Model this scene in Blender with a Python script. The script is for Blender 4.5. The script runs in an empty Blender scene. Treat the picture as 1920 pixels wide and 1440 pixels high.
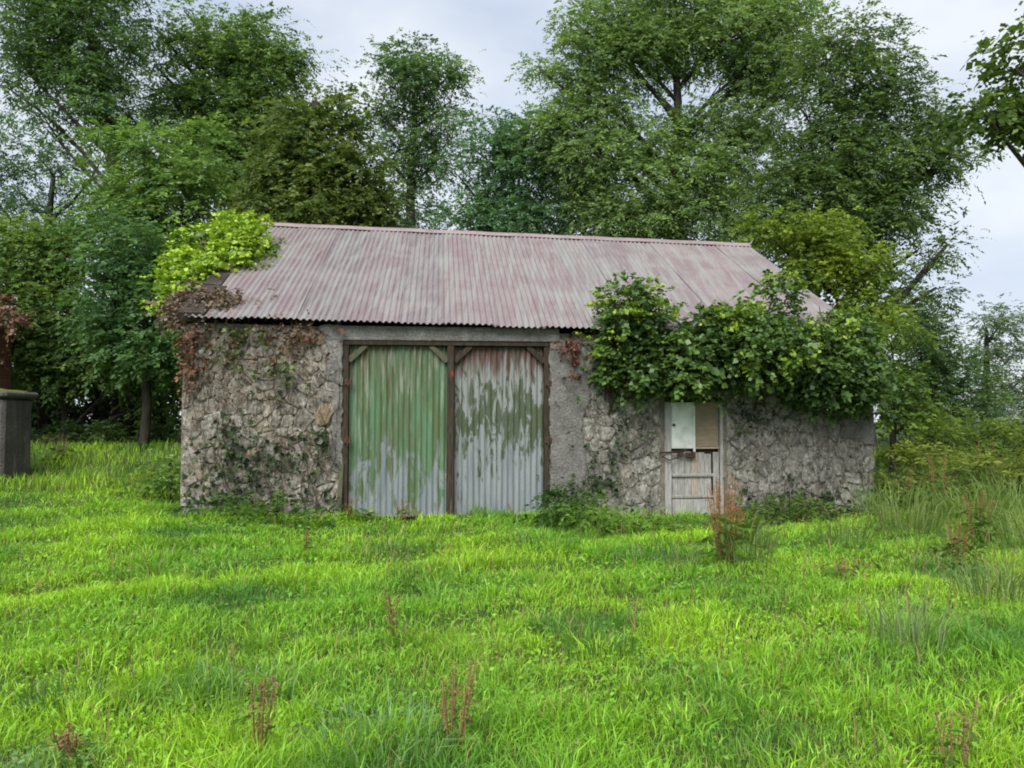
import bpy, math, random
import numpy as np
from mathutils import Matrix, Vector

random.seed(7)
RNG = np.random.default_rng(11)
SC = bpy.context.scene
COL = SC.collection
R = math.radians

# ------------------------------------------------------------------ camera
CAMH, PITCH, FPX = 1.55, R(2.5), 1445.0
cam_d = bpy.data.cameras.new('camera')
cam_d.sensor_width = 36.0
cam_d.lens = FPX / 1920 * 36.0
cam_d.clip_end = 2000
cam = bpy.data.objects.new('camera', cam_d)
COL.objects.link(cam)
cam.location = (0, 0, CAMH)
cam.rotation_euler = (R(90) + PITCH, 0, 0)
SC.camera = cam

# ------------------------------------------------------------------ light
SUN_EL, SUN_AZ = R(50), R(200)          # azimuth clockwise from +Y: behind the camera, a little left
EXPO = 1.95
w = bpy.data.worlds.new('World')
SC.world = w
w.use_nodes = True
nt = w.node_tree
nt.nodes.clear()
out = nt.nodes.new('ShaderNodeOutputWorld')
bg = nt.nodes.new('ShaderNodeBackground')
sky = nt.nodes.new('ShaderNodeTexSky')
sky.sky_type = 'NISHITA'
sky.sun_disc = False
sky.sun_elevation = SUN_EL
sky.sun_rotation = SUN_AZ
sky.air_density = 1.0
sky.dust_density = 2.0
tc = nt.nodes.new('ShaderNodeTexCoord')
mp = nt.nodes.new('ShaderNodeMapping')
mp.inputs['Scale'].default_value = (1.0, 1.0, 2.2)
nz = nt.nodes.new('ShaderNodeTexNoise')
nz.inputs['Scale'].default_value = 3.2
nz.inputs['Detail'].default_value = 5
nz.inputs['Roughness'].default_value = 0.5
rp = nt.nodes.new('ShaderNodeValToRGB')
rp.color_ramp.elements[0].position = 0.34
rp.color_ramp.elements[0].color = (1.52, 1.74, 2.12, 1)
rp.color_ramp.elements[1].position = 0.66
rp.color_ramp.elements[1].color = (2.34, 2.44, 2.56, 1)
mx = nt.nodes.new('ShaderNodeMix')
mx.data_type = 'RGBA'
mx.inputs[0].default_value = 0.94
nt.links.new(tc.outputs['Generated'], mp.inputs['Vector'])
nt.links.new(mp.outputs[0], nz.inputs['Vector'])
nt.links.new(nz.outputs['Fac'], rp.inputs[0])
nt.links.new(sky.outputs[0], mx.inputs[6])
nt.links.new(rp.outputs[0], mx.inputs[7])
nt.links.new(mx.outputs[2], bg.inputs[0])
bg.inputs[1].default_value = 0.10
nt.links.new(bg.outputs[0], out.inputs[0])

sl = bpy.data.lights.new('sun', 'SUN')
sl.energy = 1.5
sl.angle = R(45)
sl.color = (1.0, 0.97, 0.92)
sun = bpy.data.objects.new('sun', sl)
COL.objects.link(sun)
dv = Vector((math.sin(SUN_AZ) * math.cos(SUN_EL), math.cos(SUN_AZ) * math.cos(SUN_EL), math.sin(SUN_EL)))
sun.rotation_euler = (-dv).to_track_quat('-Z', 'Y').to_euler()
sun.location = (0, 0, 30)

vs = SC.view_settings
vs.view_transform = 'Standard'
vs.look = 'None'
vs.exposure = EXPO
vs.gamma = 1
vs.use_curve_mapping = False
SC.cycles.max_bounces = 7
SC.cycles.diffuse_bounces = 4
SC.cycles.transmission_bounces = 5
SC.cycles.glossy_bounces = 2
SC.cycles.use_denoising = True
SC.cycles.pixel_filter_type = 'BLACKMAN_HARRIS'
SC.cycles.filter_width = 1.9


# ------------------------------------------------------------------ helpers
def at(px, py, Y):
    """World point seen at photo pixel (px, py) at distance Y in front of the camera."""
    vy = (720 - py) / FPX
    d = np.array([(px - 960) / FPX, math.cos(PITCH) - vy * math.sin(PITCH), math.sin(PITCH) + vy * math.cos(PITCH)])
    return np.array([0, 0, CAMH]) + d * (Y / d[1])


def sstep(a, b, x):
    t = np.clip((x - a) / (b - a), 0, 1)
    return t * t * (3 - 2 * t)


def wav(x, y, s, ph=0.0):
    x, y = x * s, y * s
    return (np.sin(x * 1.3 + y * 0.7 + ph) + np.sin(-x * 0.8 + y * 1.5 + 1.7 * ph + 2) + np.sin(x * 2.3 + y * 0.4 + 3.1 * ph + 4) * .6
            + np.sin(x * 0.5 - y * 2.6 + ph * 2.2 + 1) * .6) / 3.2


def ground(x, y):
    x, y = np.asarray(x, float), np.asarray(y, float)
    z = 0.045 * wav(x, y, 1.0) + (0.04 * wav(x, y, 2.7, 1.3) + .022 * wav(x, y, 6.5, 2.1)) * sstep(30, 14, y)
    z = z + sstep(-2.5, -8, x) * sstep(10.0, 18, y) * 0.75 + sstep(-2.0, -5, x) * sstep(8, 11.5, y) * 0.12
    z = z + sstep(5.0, 8.5, x) * sstep(9.0, 17, y) * 0.45
    z = z + sstep(20, 30, y) * 0.3 - 0.06
    return z


def tag(o, label=None, cat=None, group=None, kind=None):
    if label: o['label'] = label
    if cat: o['category'] = cat
    if group: o['group'] = group
    if kind: o['kind'] = kind
    return o


def empty(name, loc=(0, 0, 0), rz=0, parent=None):
    o = bpy.data.objects.new(name, None)
    COL.objects.link(o)
    o.empty_display_size = .2
    o.location = loc
    o.rotation_euler = (0, 0, rz)
    if parent: o.parent = parent
    return o


def link(name, me, mat, parent=None, origin=None):
    o = bpy.data.objects.new(name, me)
    COL.objects.link(o)
    if mat is not None and not me.materials: me.materials.append(mat)
    if parent: o.parent = parent
    if origin is not None: o.location = origin
    return o


def np_mesh(name, V, F, k, tint=None, smooth=False):
    """Fast mesh from arrays: V (n,3), F (m,k)."""
    me = bpy.data.meshes.new(name)
    n, m = len(V), len(F)
    me.vertices.add(n)
    me.vertices.foreach_set('co', np.ascontiguousarray(V, np.float32).ravel())
    me.loops.add(m * k)
    me.loops.foreach_set('vertex_index', np.ascontiguousarray(F, np.int32).ravel())
    me.polygons.add(m)
    me.polygons.foreach_set('loop_start', np.arange(0, m * k, k, dtype=np.int32))
    if smooth: me.polygons.foreach_set('use_smooth', np.ones(m, bool))
    if tint is not None:
        a = me.attributes.new('tint', 'FLOAT_COLOR', 'POINT')
        c = np.ones((n, 4), np.float32)
        c[:, :3] = tint
        a.data.foreach_set('color', c.ravel())
    me.update(calc_edges=True)
    return me


class MB:
    """Collects boxes, tubes and free faces into one mesh."""
    def __init__(s): s.v, s.f = [], []

    def add(s, v, f):
        b = len(s.v)
        s.v += [tuple(p) for p in v]
        s.f += [tuple(i + b for i in q) for q in f]
        return s

    def box(s, a, b, bev=0.0, jit=0.0):
        x0, y0, z0 = a; x1, y1, z1 = b
        j = lambda: random.uniform(-jit, jit)
        if not bev:
            v = [(x + j(), y + j(), z + j()) for z in (z0, z1) for x, y in ((x0, y0), (x1, y0), (x1, y1), (x0, y1))]
            return s.add(v, [(3, 2, 1, 0), (4, 5, 6, 7), (0, 1, 5, 4), (1, 2, 6, 5), (2, 3, 7, 6), (3, 0, 4, 7)])
        # chamfer the four edges that run along z, and the front face's edges
        v, n = [], 8
        for z, t in ((z0, bev), (z0 + bev, 0), (z1 - bev, 0), (z1, bev)):
            X0, X1, Y0, Y1 = x0 + t, x1 - t, y0 + t, y1 - t
            c = bev
            v += [(x + j(), y + j(), z + j()) for x, y in ((X0 + c, Y0), (X1 - c, Y0), (X1, Y0 + c), (X1, Y1 - c), (X1 - c, Y1), (X0 + c, Y1), (X0, Y1 - c), (X0, Y0 + c))]
        f = [tuple(range(7, -1, -1)), tuple(range(24, 32))]
        for r in range(3):
            for i in range(8):
                f.append((r * 8 + i, r * 8 + (i + 1) % 8, r * 8 + 8 + (i + 1) % 8, r * 8 + 8 + i))
        return s.add(v, f)

    def tube(s, pts, rad, n=6, cap=True):
        pts = [np.asarray(p, float) for p in pts]
        m = len(pts)
        rad = rad if hasattr(rad, '__len__') else [rad] * m
        v, f = [], []
        ref = np.array([0.31, 0.17, 0.93]) if abs((pts[-1] - pts[0])[2]) < .8 * np.linalg.norm(pts[-1] - pts[0]) else np.array([0.9, 0.4, 0.1])
        for i in range(m):
            t = pts[min(i + 1, m - 1)] - pts[max(i - 1, 0)]
            t = t / (np.linalg.norm(t) + 1e-9)
            a = np.cross(t, ref); a /= np.linalg.norm(a) + 1e-9
            b = np.cross(t, a)
            for k in range(n):
                q = 2 * math.pi * k / n
                v.append(pts[i] + rad[i] * (math.cos(q) * a + math.sin(q) * b))
        for i in range(m - 1):
            for k in range(n):
                f.append((i * n + k, i * n + (k + 1) % n, (i + 1) * n + (k + 1) % n, (i + 1) * n + k))
        if cap:
            f.append(tuple(range(n - 1, -1, -1)))
            f.append(tuple((m - 1) * n + k for k in range(n)))
        return s.add(v, f)

    def mesh(s, name, smooth=False):
        me = bpy.data.meshes.new(name)
        me.from_pydata(s.v, [], s.f)
        if smooth:
            me.polygons.foreach_set('use_smooth', np.ones(len(me.polygons), bool))
        me.update()
        return me

    def build(s, name, mat, parent=None, smooth=False):
        return link(name, s.mesh(name, smooth), mat, parent)


# ------------------------------------------------------------------ materials
class NT:
    def __init__(s, name):
        s.m = bpy.data.materials.new(name)
        s.m.use_nodes = True
        s.t = s.m.node_tree
        s.b = s.t.nodes['Principled BSDF']
        s.o = s.t.nodes['Material Output']

    def n(s, kind, **kw):
        nd = s.t.nodes.new(kind)
        for k, v in kw.items():
            if k in nd.inputs: nd.inputs[k].default_value = v
            else: setattr(nd, k, v)
        return nd

    def l(s, a, b): s.t.links.new(a, b)

    def coord(s, which='Object', scale=(1, 1, 1)):
        c = s.n('ShaderNodeTexCoord'); m = s.n('ShaderNodeMapping')
        m.inputs['Scale'].default_value = scale
        s.l(c.outputs[which], m.inputs['Vector'])
        return m.outputs[0]

    def noise(s, vec, scale, detail=5, rough=.6, dist=0.0):
        nd = s.n('ShaderNodeTexNoise')
        nd.inputs['Scale'].default_value = scale
        nd.inputs['Detail'].default_value = detail
        nd.inputs['Roughness'].default_value = rough
        nd.inputs['Distortion'].default_value = dist
        if vec is not None: s.l(vec, nd.inputs['Vector'])
        return nd.outputs['Fac']

    def ramp(s, fac, stops, interp='LINEAR'):
        nd = s.n('ShaderNodeValToRGB')
        cr = nd.color_ramp
        cr.interpolation = interp
        while len(cr.elements) < len(stops): cr.elements.new(0.5)
        for e, (p, c) in zip(cr.elements, stops):
            e.position = p
            e.color = (*c, 1) if hasattr(c, '__len__') else (c, c, c, 1)
        s.l(fac, nd.inputs[0])
        return nd.outputs[0]

    def mix(s, fac, a, b, mode='MIX'):
        nd = s.n('ShaderNodeMix')
        nd.data_type = 'RGBA'
        nd.blend_type = mode
        for sock, v in ((nd.inputs[0], fac), (nd.inputs[6], a), (nd.inputs[7], b)):
            if hasattr(v, 'links'): s.l(v, sock)
            elif hasattr(v, '__len__'): sock.default_value = (*v, 1)
            else: sock.default_value = v
        return nd.outputs[2]

    def math(s, op, a, b=0.5, c=None):
        nd = s.n('ShaderNodeMath')
        nd.operation = op
        for i, v in enumerate((a, b, c)):
            if v is None: continue
            if hasattr(v, 'links'): s.l(v, nd.inputs[i])
            else: nd.inputs[i].default_value = v
        return nd.outputs[0]

    def sep(s, vec):
        nd = s.n('ShaderNodeSeparateXYZ'); s.l(vec, nd.inputs[0]); return nd.outputs

    def bump(s, h, strength=.4, dist=.02):
        nd = s.n('ShaderNodeBump')
        nd.inputs['Strength'].default_value = strength
        nd.inputs['Distance'].default_value = dist
        s.l(h, nd.inputs['Height'])
        s.l(nd.outputs[0], s.b.inputs['Normal'])

    def fin(s, col, rough=.85, metal=0.0, spec=.3):
        if hasattr(col, 'links'): s.l(col, s.b.inputs['Base Color'])
        else: s.b.inputs['Base Color'].default_value = (*col, 1)
        if hasattr(rough, 'links'): s.l(rough, s.b.inputs['Roughness'])
        else: s.b.inputs['Roughness'].default_value = rough
        s.b.inputs['Metallic'].default_value = metal
        s.b.inputs['Specular IOR Level'].default_value = spec
        return s.m


def leaf_mat(name, trans=.35, rough=.5, spec=.35):
    t = NT(name)
    a = t.n('ShaderNodeAttribute'); a.attribute_name = 'tint'
    t.fin(a.outputs['Color'], rough, 0, spec)
    tr = t.n('ShaderNodeBsdfTranslucent')
    t.l(t.mix(1.0, a.outputs['Color'], (1.25, 1.28, .62), 'MULTIPLY'), tr.inputs[0])
    ms = t.n('ShaderNodeMixShader')
    ms.inputs[0].default_value = trans
    t.l(t.b.outputs[0], ms.inputs[1]); t.l(tr.outputs[0], ms.inputs[2])
    t.l(ms.outputs[0], t.o.inputs[0])
    return t.m


M = {}
M['leaf'] = leaf_mat('leaf', .42, .6, .2)
M['ivy'] = leaf_mat('ivy_leaf', .25, .42, .4)
M['grass'] = leaf_mat('grass_blade', .35, .5, .3)
M['dead'] = leaf_mat('dead_leaf', .15, .8, .2)

t = NT('bark'); c = t.coord('Object', (1, 1, .25)); n = t.noise(c, 9, 6)
t.bump(n, .8, .05)
M['bark'] = t.fin(t.ramp(n, [(.3, (.014, .012, .009)), (.55, (.036, .032, .025)), (.75, (.075, .07, .058))]), .95)

t = NT('soil'); c = t.coord('Object'); n = t.noise(c, 3, 6)
M['soil'] = t.fin(t.ramp(n, [(.3, (.018, .03, .008)), (.6, (.045, .075, .012)), (.8, (.07, .07, .03))]), .95)


def stone_mat(name, stops, rough_dark):
    t = NT(name)
    oi = t.n('ShaderNodeObjectInfo')
    g = t.n('ShaderNodeNewGeometry').outputs['Position']
    base = t.ramp(oi.outputs['Random'], stops)
    n1 = t.noise(g, 22, 8, .7)
    n2 = t.noise(g, 6.5, 6, .65, .6)
    n3 = t.noise(g, 55, 4, .7)
    c1 = t.mix(t.ramp(n1, [(.35, 0.0), (.65, 1.0)]), t.mix(1, base, rough_dark, 'MULTIPLY'), base)
    c2 = t.mix(t.ramp(n2, [(.54, 0.0), (.66, .55)]), c1, (.10, .092, .07))        # grime and dead stem stains
    c3 = t.mix(t.ramp(n1, [(.60, 0.0), (.68, .75)]), c2, (.50, .49, .44))          # pale lichen
    mp_ = t.n('ShaderNodeMapping'); mp_.inputs['Scale'].default_value = (1, 1, .55); t.l(g, mp_.inputs['Vector'])
    n4 = t.noise(mp_.outputs[0], 17, 6, .72, .25)
    c3 = t.mix(t.ramp(n4, [(.40, .85), (.49, 0.0)]), c3, (.075, .062, .046))       # dark root marks
    c3 = t.mix(t.ramp(n4, [(.57, 0.0), (.65, .7)]), c3, (.52, .50, .45))
    c4 = t.mix(t.ramp(n3, [(.62, 0.0), (.70, .5)]), c3, (.05, .06, .028))          # moss flecks
    t.bump(t.math('ADD', n1, t.math('MULTIPLY', n3, .4)), .45, .015)
    return t.fin(c4, .95, 0, .2)


M['stone_warm'] = stone_mat('stone_warm', [(0, (.29, .27, .23)), (.25, (.37, .355, .315)), (.5, (.245, .232, .21)), (.75, (.41, .40, .365)), (1, (.31, .275, .22))], (.55, .5, .43))
M['stone_grey'] = stone_mat('stone_grey', [(0, (.27, .26, .235)), (.25, (.36, .35, .32)), (.5, (.23, .22, .20)), (.75, (.41, .40, .37)), (1, (.30, .275, .235))], (.5, .48, .44))


def mortar_mat(name, a, b, c_):
    t = NT(name)
    g = t.n('ShaderNodeNewGeometry').outputs['Position']
    n1 = t.noise(g, 4.5, 8, .68, .4)
    n2 = t.noise(g, 30, 6, .7)
    col = t.ramp(n1, [(.3, a), (.52, b), (.7, c_)])
    col = t.mix(t.ramp(n2, [(.4, .0), (.6, .6)]), col, t.mix(1, col, (.45, .42, .36), 'MULTIPLY'))
    col = t.mix(t.ramp(n2, [(.62, .0), (.7, .6)]), col, (.42, .41, .37))
    t.bump(t.math('ADD', n1, n2), 1.0, .03)
    return t.fin(col, .97, 0, .15)


M['mortar'] = mortar_mat('lime_mortar', (.16, .142, .115), (.27, .245, .20), (.38, .35, .295))
M['verge'] = mortar_mat('verge_slate', (.03, .025, .02), (.065, .055, .047), (.11, .095, .08))
M['render'] = mortar_mat('cement_render', (.13, .126, .118), (.20, .195, .185), (.27, .265, .255))
M['lintel'] = mortar_mat('concrete_lintel', (.13, .125, .12), (.23, .225, .215), (.33, .325, .31))


def wood_mat(name, a, b, c_, moss=(.08, .10, .05), mossf=.3):
    t = NT(name)
    g = t.coord('Object', (14, 14, 1.2))
    n1 = t.noise(g, 4, 7, .65, .5)
    n2 = t.noise(t.coord('Object'), 6, 5)
    col = t.ramp(n1, [(.3, a), (.5, b), (.7, c_)])
    col = t.mix(t.ramp(n2, [(.5, 0.0), (.68, mossf)]), col, moss)
    t.bump(n1, .5, .01)
    return t.fin(col, .88, 0, .2)


M['old_wood'] = wood_mat('weathered_timber', (.16, .15, .14), (.31, .30, .28), (.46, .45, .43))
M['dark_wood'] = wood_mat('dark_brown_timber', (.016, .013, .010), (.036, .028, .021), (.075, .06, .045), (.06, .028, .016), .4)
M['pale_wood'] = wood_mat('pale_bare_timber', (.24, .19, .15), (.36, .29, .24), (.46, .39, .33), mossf=.1)
M['green_wood'] = wood_mat('mossy_timber', (.04, .04, .025), (.08, .078, .05), (.12, .115, .075), (.07, .10, .04), .6)
t = NT('plywood'); c = t.coord('Object', (3, 3, 30)); n = t.noise(c, 2.5, 5)
M['ply'] = t.fin(t.mix(t.ramp(t.noise(t.coord('Object'), 5), [(.45, 0.0), (.7, .5)]), t.ramp(n, [(.3, (.21, .155, .105)), (.7, (.30, .235, .165))]), (.15, .12, .09)), .8)
t = NT('white_paint'); c = t.coord('Object'); n = t.noise(c, 7, 6)
M['white'] = t.fin(t.ramp(n, [(.35, (.50, .52, .47)), (.55, (.66, .69, .65)), (.8, (.72, .74, .71))]), .55)
t = NT('rusty_iron'); n = t.noise(t.coord('Object'), 30, 5)
M['iron'] = t.fin(t.ramp(n, [(.3, (.025, .02, .018)), (.7, (.11, .06, .04))]), .8, .3)


def door_sheet_mat(name, green):
    """Galvanised corrugated iron with flaking green paint at the top, bare and pale blue-grey at the bottom."""
    t = NT(name)
    g = t.n('ShaderNodeNewGeometry').outputs['Position']
    mpn = t.n('ShaderNodeMapping'); mpn.inputs['Scale'].default_value = (11, 11, .9)
    t.l(g, mpn.inputs['Vector'])
    streak = t.noise(mpn.outputs[0], 1.0, 6, .62, .3)
    mp2 = t.n('ShaderNodeMapping'); mp2.inputs['Scale'].default_value = (9, 9, 2.2) if not green else (5.5, 5.5, 1.7)
    t.l(g, mp2.inputs['Vector'])
    flake = t.noise(mp2.outputs[0], 1.0, 8, .68, .8)
    fine = t.noise(g, 45, 4, .7)
    z = t.sep(g)[2]
    x = t.sep(g)[0]
    zinc = t.ramp(streak, [(.3, (.115, .14, .15)), (.5, (.185, .21, .22)), (.72, (.26, .275, .27))])
    zinc = t.mix(t.ramp(fine, [(.5, 0.0), (.68, .35)]), zinc, (.085, .10, .095))
    if green:
        paint = t.ramp(t.noise(mpn.outputs[0], .55, 5, .6), [(.36, (.085, .09, .035)), (.46, (.06, .105, .04)), (.57, (.075, .145, .065)), (.68, (.075, .18, .11))])
        # paint mask: higher up and at both stiles
        m_ = t.math('ADD', t.math('MULTIPLY', z, .17), t.math('MULTIPLY', flake, .9))
        mask = t.ramp(t.math('ADD', m_, t.math('MULTIPLY', streak, .5)), [(.77, 0.0), (.85, .94)])
        col = t.mix(mask, zinc, paint)
        mask2 = t.ramp(t.math('ADD', t.math('MULTIPLY', z, .12), streak), [(.80, 0.0), (.88, .85)])
        col = t.mix(mask2, col, (.085, .058, .028))
        mask3 = t.ramp(t.math('ADD', t.math('MULTIPLY', z, .05), t.noise(mpn.outputs[0], 1.9, 5, .6)), [(.62, 0.0), (.74, .6)])
        col = t.mix(mask3, col, (.25, .26, .21))
    else:
        pale = t.mix(t.ramp(z, [(.9 / 4, 0.0), (1.6 / 4, 1.0)]) if False else t.math('MULTIPLY', t.math('SUBTRACT', z, .6), .4), zinc, (.205, .21, .19))
        # dark green flakes in a band at mid height
        band = t.math('SUBTRACT', 1.0, t.math('ABSOLUTE', t.math('MULTIPLY', t.math('SUBTRACT', z, 1.5), .6)))
        mask = t.ramp(t.math('ADD', t.math('MULTIPLY', band, .30), t.math('MULTIPLY', flake, 1.0)), [(.715, 0.0), (.755, .95)])
        col = t.mix(mask, pale, t.mix(t.ramp(fine, [(.4, 0.0), (.6, 1.0)]), (.035, .055, .028), (.07, .085, .04)))
        rm = t.ramp(t.math('ADD', t.math('MULTIPLY', z, .42), t.math('MULTIPLY', streak, .9)), [(1.37, 0.0), (1.50, .9)]) if False else \
            t.ramp(t.math('MULTIPLY', t.math('ADD', t.math('MULTIPLY', z, .42), t.math('MULTIPLY', streak, .9)), .5), [(.69, 0.0), (.745, .9)])
        col = t.mix(rm, col, t.mix(t.ramp(flake, [(.4, 0.0), (.6, 1.0)]), (.085, .025, .014), (.06, .038, .024)))
    # brown rust creeping up from the ground in patches
    foot = t.ramp(t.math('SUBTRACT', flake, t.math('MULTIPLY', z, .45)), [(.50, 0.0), (.58, .8)])
    col = t.mix(foot, col, (.13, .07, .028))
    return t.fin(col, .62, .0, .35)


M['door_green'] = door_sheet_mat('green_flaking_iron', True)
M['door_grey'] = door_sheet_mat('galvanised_flaking_iron', False)

t = NT('roof_iron')
oi = t.n('ShaderNodeObjectInfo')
g = t.n('ShaderNodeNewGeometry').outputs['Position']
n1 = t.noise(g, 1.3, 6, .6, .5)
mpn = t.n('ShaderNodeMapping'); mpn.inputs['Scale'].default_value = (10, .5, .5)
t.l(g, mpn.inputs['Vector'])
n2 = t.noise(mpn.outputs[0], 1.0, 6, .65)
n3 = t.noise(g, 7, 6, .7)
base = t.ramp(oi.outputs['Random'], [(0, (.155, .120, .127)), (.35, (.18, .135, .141)), (.7, (.15, .124, .131)), (1, (.19, .166, .164))])
col = t.mix(t.ramp(n1, [(.45, 0.0), (.62, .65)]), base, (.225, .205, .20))
col = t.mix(t.ramp(n2, [(.46, 0.0), (.62, .8)]), col, (.215, .222, .21))
col = t.mix(t.ramp(n3, [(.55, 0.0), (.70, .5)]), col, (.195, .215, .19))
col = t.mix(t.ramp(n3, [(.30, .7), (.38, 0.0)]), col, (.12, .07, .072))
mpr = t.n('ShaderNodeMapping'); mpr.inputs['Scale'].default_value = (6, .35, .35); mpr.inputs['Location'].default_value = (3.3, 1.7, 0)
t.l(g, mpr.inputs['Vector'])
n6 = t.noise(mpr.outputs[0], 1.0, 7, .7, .2)
col = t.mix(t.ramp(n6, [(.60, 0.0), (.72, .75)]), col, (.135, .062, .045))
col = t.mix(t.ramp(t.noise(g, 34, 4, .7), [(.60, 0.0), (.70, .35)]), col, (.08, .065, .055))
M['roof'] = t.fin(col, .62, 0, .35)
t = NT('ridge_iron')
g = t.n('ShaderNodeNewGeometry').outputs['Position']
M['ridge'] = t.fin(t.ramp(t.noise(g, 3, 5), [(.35, (.19, .14, .145)), (.6, (.24, .19, .19)), (.75, (.21, .12, .10))]), .6, 0, .4)
t = NT('brick_red')
g = t.n('ShaderNodeNewGeometry').outputs['Position']
br = t.n('ShaderNodeTexBrick')
br.inputs['Scale'].default_value = 4.4
mpn = t.n('ShaderNodeMapping'); mpn.inputs['Rotation'].default_value = (R(90), 0, 0)
t.l(g, mpn.inputs['Vector']); t.l(mpn.outputs[0], br.inputs['Vector'])
br.inputs['Color1'].default_value = (.20, .065, .04, 1); br.inputs['Color2'].default_value = (.14, .05, .035, 1); br.inputs['Mortar'].default_value = (.2, .17, .14, 1)
M['brick'] = t.fin(t.mix(t.ramp(t.noise(g, 8, 6), [(.45, 0.0), (.65, .6)]), br.outputs[0], (.09, .06, .04)), .9)
t = NT('moss')
g = t.n('ShaderNodeNewGeometry').outputs['Position']
n = t.noise(g, 25, 6)
t.bump(n, 1, .03)
M['moss'] = t.fin(t.ramp(n, [(.3, (.045, .055, .012)), (.7, (.12, .15, .02))]), 1)
t = NT('pier_cement')
g = t.n('ShaderNodeNewGeometry').outputs['Position']
n = t.noise(g, 3.5, 7, .65); n2 = t.noise(g, 26, 5)
z = t.sep(g)[2]
col = t.ramp(n, [(.3, (.060, .054, .050)), (.6, (.105, .095, .088)), (.8, (.17, .16, .15))])
col = t.mix(t.ramp(n2, [(.5, 0.0), (.7, .5)]), col, (.05, .05, .035))
mpn = t.n('ShaderNodeMapping'); mpn.inputs['Scale'].default_value = (9, 9, .8); t.l(g, mpn.inputs['Vector'])
n5 = t.noise(mpn.outputs[0], 1.0, 6, .65)
col = t.mix(t.ramp(n5, [(.46, 0.0), (.66, .75)]), col, (.045, .042, .034))
col = t.mix(t.ramp(n5, [(.32, .6), (.40, 0.0)]), col, (.20, .19, .17))
t.bump(t.math('ADD', n2, n), .8, .03)
M['pier'] = t.fin(col, .95)


# ------------------------------------------------------------------ foliage machinery
def unit(a): return a / (np.linalg.norm(a, axis=-1, keepdims=True) + 1e-9)


CLQ, CLR = .30, 1.2           # clump count and size: leaves gather in separate clumps


def lobe_points(lobes, Y, per_m2, cl_r, ns, shell=.45, squash=1.0, clumps=None):
    """Leaf-spray bases in clumps spread through ellipsoid lobes given in photo pixels at distance Y.
    lobe = (px, py, rx, ry[, density[, dY]])"""
    B, D, C = [], [], []
    for L in lobes:
        px, py, rx, ry = L[:4]
        dens = L[4] if len(L) > 4 else 1.0
        Yl = Y + (L[5] if len(L) > 5 else 0)
        c = at(px, py, Yl)
        s = Yl / FPX
        ax = np.array([rx * s, max(rx, ry) * .8 * s * squash, ry * s])
        area = 4 * math.pi * ((ax[0] * ax[2]) ** 1.6 / 2 + (ax[0] * ax[1]) ** 1.6 / 2) ** (1 / 1.6)
        nc = max(3, int(area * per_m2 * dens * CLQ))
        d = unit(RNG.normal(size=(nc, 3)))
        r = shell + (1 - shell) * RNG.random((nc, 1)) ** .7
        r *= 1 + .16 * RNG.normal(size=(nc, 1))
        cc = c + d * r * ax
        n = (RNG.poisson(ns / CLQ, nc) * (.5 + RNG.random(nc))).astype(int) + 2
        cl_k = cl_r * CLR * (.6 + .8 * RNG.random((nc, 1)))
        idx = np.repeat(np.arange(nc), n)
        off = RNG.normal(size=(len(idx), 3)) * cl_k[idx] * np.array([1, 1, .55])
        b = cc[idx] + off
        out_ = unit((b - c) / ax)
        dr = unit(out_ * .7 + unit(off) * .5 + RNG.normal(size=b.shape) * .45 + np.array([0, 0, .12]))
        cl = RNG.normal(size=nc)
        B.append(b); D.append(dr); C.append(cl[idx])
        if clumps is not None: clumps.append((c, cc))
    return np.concatenate(B), np.concatenate(D), np.concatenate(C)


def sprays(B, D, C, K, L, leaf, wid, base, alt, droop=.35, yvar=.18, flat=.55):
    """K leaves along each spray. Returns V, F, tint of leaf quads."""
    n = len(B)
    up = np.array([0, 0, 1.0])
    side = unit(np.cross(D, up) + 1e-4)
    tt = (np.arange(K) + .6) / K
    sg = np.where(np.arange(K) % 2 == 0, 1.0, -1.0)
    Ls = L * (.65 + .7 * RNG.random((n, 1, 1)))
    pos = B[:, None] + D[:, None] * (Ls * tt[None, :, None]) - up * (droop * Ls * tt[None, :, None] ** 2)
    ld = unit(D[:, None] * .75 + side[:, None] * sg[None, :, None] * .9 - up * .25 + RNG.normal(size=(n, K, 3)) * .3)
    nrm = unit(up * flat + RNG.normal(size=(n, K, 3)) * .5 + D[:, None] * .25)
    wd = unit(np.cross(ld, nrm))
    sz = (.55 + .8 * RNG.random((n, 1, 1))) * (.75 + .5 * RNG.random((n, K, 1)))
    ls = leaf * sz
    ws = wid * sz * (.8 + .4 * RNG.random((n, K, 1)))
    p0 = pos
    p1 = pos + ld * ls * .45 + wd * ws * .5
    p2 = pos + ld * ls - up * ls * .12
    p3 = pos + ld * ls * .45 - wd * ws * .5
    V = np.stack([p0, p1, p2, p3], 2).reshape(-1, 3)
    F = np.arange(len(V)).reshape(-1, 4)
    base, alt = np.array(base), np.array(alt)
    f = np.clip(.5 + .30 * C[:, None] + yvar * RNG.normal(size=(n, K)), 0, 1)[..., None]
    col = base * (1 - f) + alt * f
    col = col * (1 + .14 * RNG.normal(size=(n, K, 1))).clip(.55, 1.5)
    T = np.repeat(col.reshape(-1, 3), 4, axis=0)
    return V, F, T


def join(parts):
    V, F, T, o = [], [], [], 0
    for v, f, t_ in parts:
        V.append(v); F.append(f + o); T.append(t_); o += len(v)
    return np.concatenate(V), np.concatenate(F), np.concatenate(T)


def bez(a, b, c, n):
    q = np.linspace(0, 1, n)[:, None]
    return (1 - q) ** 2 * a + 2 * q * (1 - q) * b + q * q * c


NLEAF = [0]


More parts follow.
